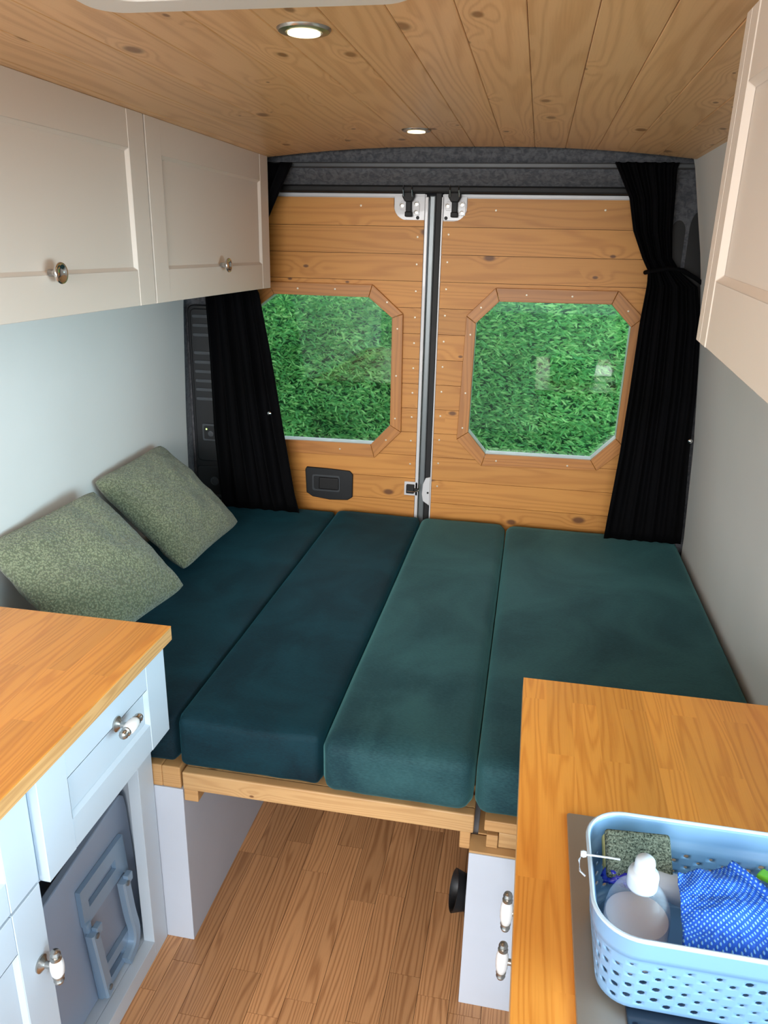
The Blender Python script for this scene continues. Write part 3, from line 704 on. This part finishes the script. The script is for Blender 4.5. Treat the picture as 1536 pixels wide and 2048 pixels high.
def leg_tube(pts, w=.013):
    P_ = [Vector(p) for p in pts]
    for _ in range(2):      # round the bend
        q = [P_[0]]
        for a, b in zip(P_, P_[1:]): q += [a*.75+b*.25, a*.25+b*.75]
        P_ = q+[P_[-1]]
    L_, R_ = [], []
    for i, p in enumerate(P_):
        d = (P_[min(i+1, len(P_)-1)]-P_[max(i-1, 0)]).normalized(); n = Vector((-d.y, d.x))*w; L_.append(p+n); R_.append(p-n)
    mb = MB(); m_ = len(P_); vs = []
    for x_, g in ((TX+.012, 1.0), (TX+.026, 1.0), (TX+.030, .72)):
        for a, b in zip(L_, R_):
            c = (a+b)/2; vs += [(x_, *(c+(a-c)*g)), (x_, *(c+(b-c)*g))]
    fs = []
    for k in range(3):
        o_ = k*2*m_
        for i in range(m_-1):
            j = o_+2*i
            if k in (0, 2): fs.append((j, j+1, j+3, j+2))
            if k < 2:
                u = j+2*m_; fs += [(j, j+2, u+2, u), (j+1, j+3, u+3, u+1)]
        if k < 2: fs += [(o_, o_+1, o_+2*m_+1, o_+2*m_), (o_+2*m_-2, o_+2*m_-1, o_+4*m_-1, o_+4*m_-2)]
    mb.add(vs, fs); mb.v = [lean(*v) for v in mb.v]; return mb.build('leg', M['tablemetal'], ft, smooth=True)
l1 = leg_tube([(1.222, .262), (1.228, .165), (1.238, .11), (1.228, .075), (1.19, .062)]); l2 = leg_tube([(1.092, .25), (1.108, .065)])
for yy, zz in ((1.222, .255), (1.092, .243), (1.107, .085)):
    MB().lathe([(.006, 0), (.006, .003), (.003, .004)], lean(TX+.030, yy, zz), (1, 0, 0), 12).build('rivet', M['seam_metal'], ft, smooth=True)
for yy, zz in ((1.232, .258), (1.102, .246)):
    MB().box(TX+.010, TX+.024, yy-.008, yy+.012, zz-.01, zz+.012).build('hinge_lug', M['tablemetal'], ft, bevel=.002)

# right base cabinet
rb = thing('base_cabinet', (.3, .8, 0), 'white base cabinet under the right worktop, its front seen edge-on', 'cabinet')
MB().box(.082, .56, .36, 1.280, 0, .817).build('carcass', M['white'], rb)
for (z0, z1, hz) in ((.595, .812, None), (.34, .59, .478), (.06, .335, .362)):
    d = MB().box(.066, .0815, .83, 1.279, z0, z1).build('drawer', M['white'], rb, bevel=.002)
    if hz: bar_handle(d, (.066, 1.10, hz), (-1, 0, 0), (0, 0, 1), .078)

# worktops
def worktop(name, x0, x1, y0, y1, label, edge_x):
    t = thing(name, ((x0+x1)/2, (y0+y1)/2, .8185), label, 'worktop')
    MB().box(x0, x1, y0, y1, .8185, .8475).build('core', M['worktop_edge'], t, origin=((x0+x1)/2, y0, .8185), bevel=.0015)
    MB().box(x0, x1, y0, y1, .8475, .850).build('laminate_top', M['worktop'], t, origin=(x0, y0, .8475), bevel=.0005, seg=1)
    return t
worktop('worktop', -1.255, -.687, -.3, 1.324, 'oak-look worktop on the left cabinets beside the sage pillows', -.687)
worktop('worktop', .033, .556, -.2, 1.283, 'oak-look worktop on the right under the blue basket', .033)

# sink / hob unit
hb = thing('sink_unit', (.33, .6, .850), 'stainless steel sink unit with a dark glass lid set in the right worktop', 'sink')
MB().prism(rrect(.100, .545, .20, .922, .004, 3), .8503, .8545, 2).build('steel_rim', M['steel'], hb, bevel=.001)
MB().prism(rrect(.150, .53, .22, .700, .010, 4), .8547, .8600, 2).build('glass_lid', M['darkglass'], hb, bevel=.002)

# ------------------------------------------------------------------ bed
bl = thing('bench_box', (-.98, 2.05, 0), 'white bench box under the two left bed cushions', 'bench')
MB().box(-1.27, -.690, 1.325, 2.77, 0, .440).build('box', M['benchwhite'], bl, bevel=.0015)
MB().box(-1.27, -.738, 1.326, 2.77, .4405, .497).box(-.738, -.694, 1.3265, 2.77, .4405, .4965).build('lid', M['bedwood_y'], bl, bevel=.003)
br = thing('bench_box', (.27, 2.05, 0), 'white bench box under the right bed cushion beside the right base cabinet', 'bench')
MB().box(-.045, .56, 1.294, 1.309, 0, .417).build('end_panel', M['benchwhite'], br, bevel=.001)
MB().box(-.045, -.030, 1.3095, 2.77, 0, .417).box(-.030, .56, 2.75, 2.77, 0, .417).build('side_panel', M['benchwhite'], br, bevel=.001)
MB().box(-.045, .56, 1.296, 1.345, .4175, .4225).build('top_edge', M['bedwood'], br)
box('support_block', M['bedwood_y'], br, -.012, .012, 1.312, 1.345, .423, .455, .002)
MB().box(-.030, .56, 1.35, 2.75, .418, .424).build('inner_shelf', M['bedwood_y'], br)
MB().box(-.018, .56, 1.315, 2.76, .462, .488).build('top_board', M['bedwood_y'], br, bevel=.002)
MB().box(.013, .56, 1.316, 1.34, .424, .461).build('rail', M['bedwood'], br, bevel=.002)
bf = thing('slatted_bed', (-.365, 1.34, .44), 'pale pine front rail and slats bridging the two bench boxes', 'bed')
MB().box(-.689, -.040, 1.325, 1.350, .441, .487).build('front_rail', M['bedwood'], bf, bevel=.003)
MB().box(-.689, -.040, 1.3505, 1.392, .460, .486).build('inner_rail', M['bedwood'], bf, bevel=.002)
for i in range(14):
    y = 1.42+i*.098; MB().box(-.685, -.045, y, y+.06, .468, .486).build('slat', M['bedwood'], bf, bevel=.002)
box('support_block', M['bedwood_y'], bf, -.6885, -.655, 1.327, 1.37, .410, .4405, .002)
box('support_block', M['bedwood_y'], bf, -.068, -.0455, 1.330, 1.37, .395, .4405, .002)
MB().box(-.6885, -.668, 1.37, 2.76, .412, .4405).box(-.066, -.0455, 1.37, 2.76, .412, .4405).build('bearer', M['bedwood_y'], bf)

def cushion(name, x0, x1, y0, y1, z0, z1, mat, label, r=.03, puff=.008, seed=0):
    bm = bmesh.new(); bmesh.ops.create_cube(bm, size=2); bmesh.ops.subdivide_edges(bm, edges=bm.edges[:], cuts=34, use_grid_fill=True)
    hx, hy, hz = (x1-x0)/2, (y1-y0)/2, (z1-z0)/2
    for v in bm.verts:
        u = [math.sin(c*PI/2)*.35+c*.65 for c in v.co]; u = [max(-1, min(1, a)) for a in u]
        p = Vector((u[0]*hx, u[1]*hy, u[2]*hz)); rr = r
        q = Vector((max(-hx+rr, min(hx-rr, p.x)), max(-hy+rr, min(hy-rr, p.y)), max(-hz+rr, min(hz-rr, p.z))))
        d = p-q
        if d.length > 1e-6: p = q+d.normalized()*min(rr, max(abs(d.x), abs(d.y), abs(d.z)))
        w_ = (1-u[0]**2)**.5*(1-u[1]**2)**.5 if abs(u[0]) < 1 and abs(u[1]) < 1 else 0
        if u[2] > 0: p.z += puff*w_
        nx = noise.noise(Vector((p.x*5+seed, p.y*3, p.z*5))); n2 = noise.noise(Vector((p.x*18+seed, p.y*9, p.z*12)))
        if u[2] > -.5: p.z += (.003*nx+.0012*n2)
        if u[1] < -.9: p.y += -.006*(1-u[0]**2)*(1-u[2]**2)+.003*n2
        v.co = p
    me = bpy.data.meshes.new(name)
    bm.to_mesh(me); bm.free(); me.materials.append(mat)
    for p in me.polygons: p.use_smooth = True
    o = bpy.data.objects.new(name, me); COL.objects.link(o); o.location = ((x0+x1)/2, (y0+y1)/2, (z0+z1)/2)
    # piping along the lower edge
    tag(o, label, 'cushion', 'teal velvet bed cushions'); return o
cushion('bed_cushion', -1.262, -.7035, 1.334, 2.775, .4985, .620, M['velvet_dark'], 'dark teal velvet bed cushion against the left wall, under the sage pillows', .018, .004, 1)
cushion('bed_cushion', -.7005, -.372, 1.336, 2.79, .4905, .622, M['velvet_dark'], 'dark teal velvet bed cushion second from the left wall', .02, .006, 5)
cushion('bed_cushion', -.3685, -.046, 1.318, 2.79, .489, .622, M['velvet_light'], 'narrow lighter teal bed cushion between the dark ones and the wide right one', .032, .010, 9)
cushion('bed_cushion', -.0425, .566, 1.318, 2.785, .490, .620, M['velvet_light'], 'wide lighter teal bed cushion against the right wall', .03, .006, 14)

# pillows
def pillow(c, rot, s, T, label, seed, zrest=.622):
    n = 44; vs = []; fs = []
    rm = Matrix.Rotation(Vector(rot).length, 3, Vector(rot).normalized())
    for side in (1, -1):
        for i in range(n+1):
            for j in range(n+1):
                u = -1+2*i/n; v = -1+2*j/n
                e = ((1-u*u)*(1-v*v))
                th = T*(e**.5) if e > 0 else 0
                cr_f = 1-.05*(u*u*v*v)**3; px_ = u*cr_f*(1-.04*(1-v*v))*s/2; py_ = v*cr_f*(1-.04*(1-u*u))*s/2
                nz_ = noise.noise(Vector((u*2.2+seed, v*2.2, seed)))*.016*e**.3 if e > 0 else 0
                cr_ = .006*noise.noise(Vector((u*6+seed, v*6, side)))*(1 if e > 0 else 0)
                p = Vector((px_, py_, side*(th+.004)+nz_+cr_*.6))
                wp = rm @ p+Vector(c)          # squashed where it meets the wall and the bed
                wp.x = max(wp.x, -1.268+.004*abs(u)); wp.z = max(wp.z, zrest+.003*side)
                p = rm.transposed() @ (wp-Vector(c))
                vs.append(p)
    N_ = n+1
    for s_ in (0, 1):
        b = s_*N_*N_
        for i in range(n):
            for j in range(n):
                q = (b+i*N_+j, b+(i+1)*N_+j, b+(i+1)*N_+j+1, b+i*N_+j+1); fs.append(q if s_ == 0 else q[::-1])
    for i in range(n):
        for (a, b2) in (((i, 0), (i+1, 0)), ((i+1, n), (i, n)), ((0, i+1), (0, i)), ((n, i), (n, i+1))):
            A, B = a[0]*N_+a[1], b2[0]*N_+b2[1]; fs.append((A, A+N_*N_, B+N_*N_, B))
    mb = MB().add(vs, fs)
    o = mb.build('pillow', M['boucle'], None, origin=(0, 0, 0), smooth='all'); o.location = c
    o.rotation_mode = 'QUATERNION'; o.rotation_quaternion = rm.to_quaternion()
    tag(o, label, 'pillow', 'sage green boucle pillows'); return o
pillow((-1.104, 2.192, .802), (.091, .747, -.052), .385, .062, 'sage green boucle pillow leaning on the left wall, further back near the black vent panel', 3)
pillow((-1.095, 1.69, .785), (.20, .70, -.20), .385, .066, 'sage green boucle pillow nearest the left worktop', 8)

# heater outlet under the bed
du = thing('heater_outlet', (-.07, 1.52, .05), 'black plastic heater outlet sticking out of the right bench side', 'vent')
MB().lathe([(.042, 0), (.046, .015), (.052, .034), (.050, .035), (.042, .025), (.038, .008), (.0, .008)], (-.0500, 1.52, .088), (-1, -.15, .20), 28).build('nozzle', M['black_plastic'], du, smooth=True)
MB().lathe([(.055, 0), (.055, .006), (.042, .008)], (-.0462, 1.52, .088), (-1, 0, 0), 28).build('flange', M['black_plastic'], du, smooth=True)

# ------------------------------------------------------------------ basket and its contents
bx0, bx1, by0, by1, bz0, BH = .112, .40, .617, .790, .8602, .107
bk = thing('basket', ((bx0+bx1)/2, (by0+by1)/2, bz0), 'pale blue perforated plastic basket on the right worktop over the sink unit', 'basket')
def path(off, n=76):
    x0, x1, y0, y1, r = bx0-off, bx1+off, by0-off, by1+off, .042+off
    segs = [('l', (x0+r, y0), (x1-r, y0)), ('a', (x1-r, y0+r), -90), ('l', (x1, y0+r), (x1, y1-r)), ('a', (x1-r, y1-r), 0), ('l', (x1-r, y1), (x0+r, y1)), ('a', (x0+r, y1-r), 90), ('l', (x0, y1-r), (x0, y0+r)), ('a', (x0+r, y0+r), 180)]
    lens = [math.dist(s[1], s[2]) if s[0] == 'l' else r*PI/2 for s in segs]; tot = sum(lens); out = []
    def at(d):
        for s, L in zip(segs, lens):
            if d <= L+1e-9:
                if s[0] == 'l': k = d/L; return (s[1][0]+(s[2][0]-s[1][0])*k, s[1][1]+(s[2][1]-s[1][1])*k)
                a = math.radians(s[2]+90*d/L); return (s[1][0]+r*math.cos(a), s[1][1]+r*math.sin(a))
            d -= L
        return segs[0][1]
    return [at(tot*i/n) for i in range(n)]
NP = 120; NC = 60
def offz(h): return -.008*(1-h)       # taper
bm_ = MB(); cache = {}
def V(i, h):   # i in half-cells 0..NP
    key = (round((i % NP), 4), round(h, 5))
    if key in cache: return cache[key]
    P = PATHS(h); k = (i % NP); a = int(k); fpart = k-a; p, q = P[a % NP], P[(a+1) % NP]
    bm_.v.append((p[0]+(q[0]-p[0])*fpart, p[1]+(q[1]-p[1])*fpart, bz0+h*BH)); cache[key] = len(bm_.v)-1; return cache[key]
_pc = {}
def PATHS(h):
    h = round(h, 5)
    if h not in _pc:
        off = offz(h)
        if h < .06: off -= .010*(1-h/.06)**2
        if h >= .72: off += .0045*min(1, (h-.72)/.02)
        _pc[h] = path(off, NP)
    return _pc[h]
rows_n = 8; h0, h1 = .10, .66; dh = (h1-h0)/rows_n
levels = [0, .02, .05, .10]
for a, b in zip(levels, levels[1:]):
    for i in range(NP): bm_.f.append((V(i, a), V(i+1, a), V(i+1, b), V(i, b)))
for j in range(rows_n):
    for c in range(NC):
        i = 2*c; lo, hi = h0+j*dh, h0+(j+1)*dh; mid_ = (lo+hi)/2
        per = [V(i, lo), V(i+1, lo), V(i+2, lo), V(i+2, mid_), V(i+2, hi), V(i+1, hi), V(i, hi), V(i, mid_)]
        if (c+j) % 2: bm_.f.append(tuple(per)); continue
        sz = .68+.22*math.sin(c*.55+j*.5)
        hole = []
        for k in range(8):
            a = math.radians(225+45*k); hole.append(V(i+1+math.cos(a)*.62*sz*1.15, mid_+math.sin(a)*dh*.46*sz*1.15))
        for k in range(8): bm_.f.append((per[k], per[(k+1) % 8], hole[(k+1) % 8], hole[k]))
lv = [h1, .72, .74, .80, .88, .96, 1.0]
for a, b in zip(lv, lv[1:]):
    for i in range(NP):
        if a == h1: bm_.f.append((V(i, a), V(i+1, a), V(i+1, b), V(i, b)))
        else: bm_.f.append((V(i, a), V(i+1, a), V(i+1, b), V(i, b)))
bw = bm_.build('side_wall', M['basket'], bk, smooth=False)
for p in bw.data.polygons: p.use_smooth = True
sm = bw.modifiers.new('s', 'SOLIDIFY'); sm.thickness = .0022; sm.offset = -1
P = path(.0045, NP); P = P+[P[0]]
MB().tube([(a, b, bz0+BH) for a, b in P], .0024, 8).build('rim', M['rimblue'], bk, smooth=True)
P = PATHS(0); MB().prism(P, bz0-.0005, bz0+.002, 2).build('base', M['basket'], bk)

# soap bottle
bc = (.160, .688)
sb = thing('soap_bottle', (bc[0], bc[1], .8628), 'clear soap bottle with a white cap, half full, in the blue basket', 'bottle')
z0 = .8628
prof = [(.026, 0), (.032, .004), (.0345, .015), (.035, .045), (.0345, .062), (.032, .078), (.027, .090), (.019, .099), (.014, .103), (.0135, .107)]
MB().lathe(prof, (*bc, z0), n=40).build('bottle_body', M['bottle'], sb, smooth='all')
MB().lathe([(.024, .002), (.031, .006), (.0333, .017), (.0338, .045), (.0333, .060), (.0325, .061), (.0, .061)], (*bc, z0), n=40).build('liquid', M['soap'], sb, smooth=True)
MB().lathe([(.0155, .1015), (.0160, .104), (.0160, .117), (.0150, .120), (.0118, .1215), (.0105, .124), (.0105, .132), (.0095, .136), (.0065, .139), (.001, .140)], (*bc, z0), n=30).build('cap', M['whiteplastic'], sb, smooth='all')
# sponge
def rbox(name, mat, parent, dims, r, loc, rot, seg=3):
    bm = bmesh.new(); bmesh.ops.create_cube(bm, size=1)
    for v in bm.verts: v.co = Vector((v.co.x*dims[0], v.co.y*dims[1], v.co.z*dims[2]))
    bmesh.ops.bevel(bm, geom=bm.edges[:], offset=r, segments=seg, affect='EDGES', profile=.5)
    me = bpy.data.meshes.new(name); bm.to_mesh(me); bm.free(); me.materials.append(mat)
    for p in me.polygons: p.use_smooth = True
    o = bpy.data.objects.new(name, me); COL.objects.link(o); o.location = loc; o.rotation_euler = rot
    if parent: o.parent = parent
    WORLD[o.name] = tuple(loc); return o
sp = thing('sponge', (.164, .751, .944), 'dark green scourer on a yellow sponge in the far left corner of the basket', 'sponge')
sp.rotation_euler = (math.radians(38), 0, math.radians(4))
rbox('sponge_block', M['sponge'], sp, (.072, .050, .022), .005, (0, 0, -.006), (0, 0, 0))
rbox('scouring_pad', M['scourer'], sp, (.073, .052, .011), .004, (0, 0, .0105), (0, 0, 0))
# blue cloth
cl = []; uvs = []; nu, nv = 60, 44
C00, C10, C11, C01 = Vector((.196, .634, .948)), Vector((.345, .635, .945)), Vector((.275, .745, .960)), Vector((.200, .712, .968))
for j in range(nv+1):
    for i in range(nu+1):
        u, v = i/nu, j/nv
        p = (C00*(1-u)+C10*u)*(1-v)+(C01*(1-u)+C11*u)*v
        fold = math.exp(-((u-.80-.08*math.sin(v*3))/.05)**2)
        p.z += .014*math.sin(v*PI)*math.sin(u*PI*.9)+.010*fold-.020*max(0, u-.86)/.14+.0045*noise.noise(Vector((u*5, v*4, 1)))
        if u > .86: p.z += .006*math.sin(u*60+v*9)*(1-v*.4)
        p.z += .0015*noise.noise(Vector((u*25, v*18, 4)))
        if v < .12: p.z -= (.12-v)*.10
        cl.append(tuple(p)); uvs.append((u*1.5, v*1.1))
mb = MB().add(cl, [(j*(nu+1)+i, j*(nu+1)+i+1, (j+1)*(nu+1)+i+1, (j+1)*(nu+1)+i) for j in range(nv) for i in range(nu)])
co = mb.build('dish_cloth', M['cloth'], None, smooth='all')
uvl = co.data.uv_layers.new(name='UVMap')
for lp in co.data.loops: uvl.data[lp.index].uv = uvs[lp.vertex_index]
sm = co.modifiers.new('s', 'SOLIDIFY'); sm.thickness = .0015
tag(co, 'crumpled blue and white checked dish cloth filling the right of the basket', 'cloth')
# crumpled end of the cloth
def crumple(name, mat, c, size, seed, label, cat, parent=None):
    bm = bmesh.new(); bmesh.ops.create_icosphere(bm, subdivisions=4, radius=1)
    for v in bm.verts:
        n_ = noise.noise(v.co*1.8+Vector((seed, 0, 0)))*.35+abs(noise.noise(v.co*4+Vector((0, seed, 0))))*.35
        v.co = Vector((v.co.x*size[0], v.co.y*size[1], v.co.z*size[2]))*(.8+n_)
    me = bpy.data.meshes.new(name); bm.to_mesh(me); bm.free(); me.materials.append(mat)
    for p in me.polygons: p.use_smooth = True
    o = bpy.data.objects.new(name, me); COL.objects.link(o); o.location = c
    if label: tag(o, label, cat)
    return o
crumple('plastic_wrapper', M['bluewrap'], (.146, .728, .935), (.022, .012, .012), 2, 'crumpled dark blue plastic wrapper under the sponge in the basket', 'wrapper')
tb = thing('tube_pack', (.24, .745, .93), 'white plastic tube lying behind the blue cloth in the basket', 'tube')
MB().lathe([(.010, 0), (.014, .004), (.016, .03), (.0165, .09), (.012, .11)], (.175, .730, .936), (1, -.06, -.22), 20).build('tube_body', M['whiteplastic'], tb, smooth=True)
MB().lathe([(.011, -.014), (.011, 0)], (.175, .730, .936), (1, -.06, -.22), 16).build('tube_cap', M['sponge'], tb, smooth=True)
gb = MB().prism([(.30, .77), (.355, .735), (.36, .74), (.31, .782)], .925, .931, 2).build('green_brush', M['greenplastic'], bevel=.002); tag(gb, 'bright green plastic brush handle at the right of the basket', 'brush')
wb = rbox('wipes_pack', M['whiteplastic'], None, (.09, .05, .03), .008, (.335, .735, .895), (0, .1, -.3)); tag(wb, 'white packet under the green handle in the basket', 'packet')
st = MB().tube([(.138, .706, .978), (.125, .705, .979), (.106, .704, .9795), (.098, .704, .979), (.095, .703, .972), (.097, .700, .960), (.103, .699, .955)], .0011, 6).lathe([(.003, -.003), (.004, 0), (.003, .003)], (.099, .704, .980), (1, 0, 0), 8).build('string_tag', M['whiteplastic'], smooth=True)
tag(st, 'thin white plastic tag looped over the left rim of the basket', 'string')

# ------------------------------------------------------------------ outside
gr = MB().box(-30, 30, -25, 30, -.70, -.65).build('ground', M['ground']); tag(gr, 'pale gravel ground around the van', kind='structure')
def hedge():
    rng = np.random.default_rng(5)
    h = thing('hedge', (-.3, 4.6, -.65), 'tall clipped green conifer hedge outside the rear windows', 'hedge')
    def top(x): return 1.38+.05*math.sin(x*3.1+.5)+.04*math.sin(x*7.3)
    # dark core
    vs = []; fs = []; nx, nz = 90, 30
    for j in range(nz+1):
        for i in range(nx+1):
            x = -4.2+7.4*i/nx; z = -.65+(top(x)-.08+.65)*j/nz
            vs.append((x, 4.62+.05*noise.noise(Vector((x*3, z*3, 0)))+.10*(j/nz)**6, z))
    for j in range(nz):
        for i in range(nx): fs.append((j*(nx+1)+i, j*(nx+1)+i+1, (j+1)*(nx+1)+i+1, (j+1)*(nx+1)+i))
    n0 = len(vs)
    for j in range(nz+1):
        for i in (0, nx): pass
    mb = MB().add(vs, fs); mb.box(-4.2, 3.2, 4.80, 5.5, -.65, 1.30)
    mb.build('hedge_core', M['hedgecore'], h, smooth=False)
    # feathery sprays
    K = 64000
    X = rng.uniform(-4.1, 3.1, K); 
    # more sprays where it is dense near view
    Z = -.6+rng.uniform(0, 1, K)**.8*1.98
    near = rng.uniform(0, 1, K) < .7
    X[near] = rng.uniform(-2.4, 1.4, near.sum()); Z[near] = rng.uniform(-.1, 1.36, near.sum())
    T_ = np.array([top(x) for x in X]); Z = np.minimum(Z, T_-.02+rng.uniform(-.02, .03, K))
    lump = np.array([noise.noise(Vector((x*4.5, z*6.5, 3))) for x, z in zip(X, Z)])
    Y = 4.60-.07*lump-rng.uniform(0, .05, K)
    ang = rng.normal(-.25, .55, K)+np.where(rng.uniform(0, 1, K) < .5, PI, 0)*0  # sweep direction in xz
    side = np.where(rng.uniform(0, 1, K) < .65, 1, -1)
    L = rng.uniform(.022, .062, K)
    V_ = []; F_ = []
    ax = np.stack([np.cos(ang)*side, -rng.uniform(.35, .9, K), np.sin(ang)+.25], 1); ax /= np.linalg.norm(ax, axis=1)[:, None]
    up = np.stack([-np.sin(ang), rng.uniform(-.3, .3, K), np.cos(ang)], 1); up -= (up*ax).sum(1)[:, None]*ax; up /= np.linalg.norm(up, axis=1)[:, None]
    base = np.stack([X, Y, Z], 1)
    leaf = []
    leaf.append(((0, 0), (.55, .035), (1, 0), (.55, -.035)))
    for s in (.15, .35, .55, .75):
        for q in (1, -1):
            l_ = .42*(1-s*.6); leaf.append(((s, 0), (s+l_*.5, q*l_*.30+.02), (s+l_*.95, q*l_*.50), (s+l_*.55, q*l_*.20-.012)))
    P2 = np.array(leaf).reshape(-1, 2)           # 9 leaves x 4
    nL = len(leaf)
    allv = base[:, None, :]+L[:, None, None]*(P2[None, :, 0:1]*ax[:, None, :]+P2[None, :, 1:2]*up[:, None, :])
    # link the leaves of a spray by sharing the first vertex -> one island
    allv = allv.reshape(-1, 3)
    idx = np.arange(K*nL*4).reshape(K, nL, 4).copy()
    idx[:, :, 0] = idx[:, :1, 0]
    allv_ = allv.copy()
    me = bpy.data.meshes.new('hedge_foliage')
    me.vertices.add(len(allv)); me.vertices.foreach_set('co', (allv-np.array([-.3, 4.6, -.65])).ravel())
    faces = idx.reshape(-1, 4); me.loops.add(faces.size); me.loops.foreach_set('vertex_index', faces.ravel())
    me.polygons.add(len(faces)); me.polygons.foreach_set('loop_start', np.arange(0, faces.size, 4)); me.polygons.foreach_set('loop_total', np.full(len(faces), 4))
    me.update(calc_edges=True); me.validate(); me.materials.append(M['leaf'])
    o = bpy.data.objects.new('foliage', me); COL.objects.link(o); o.parent = h; o['kind'] = 'stuff'
hedge()
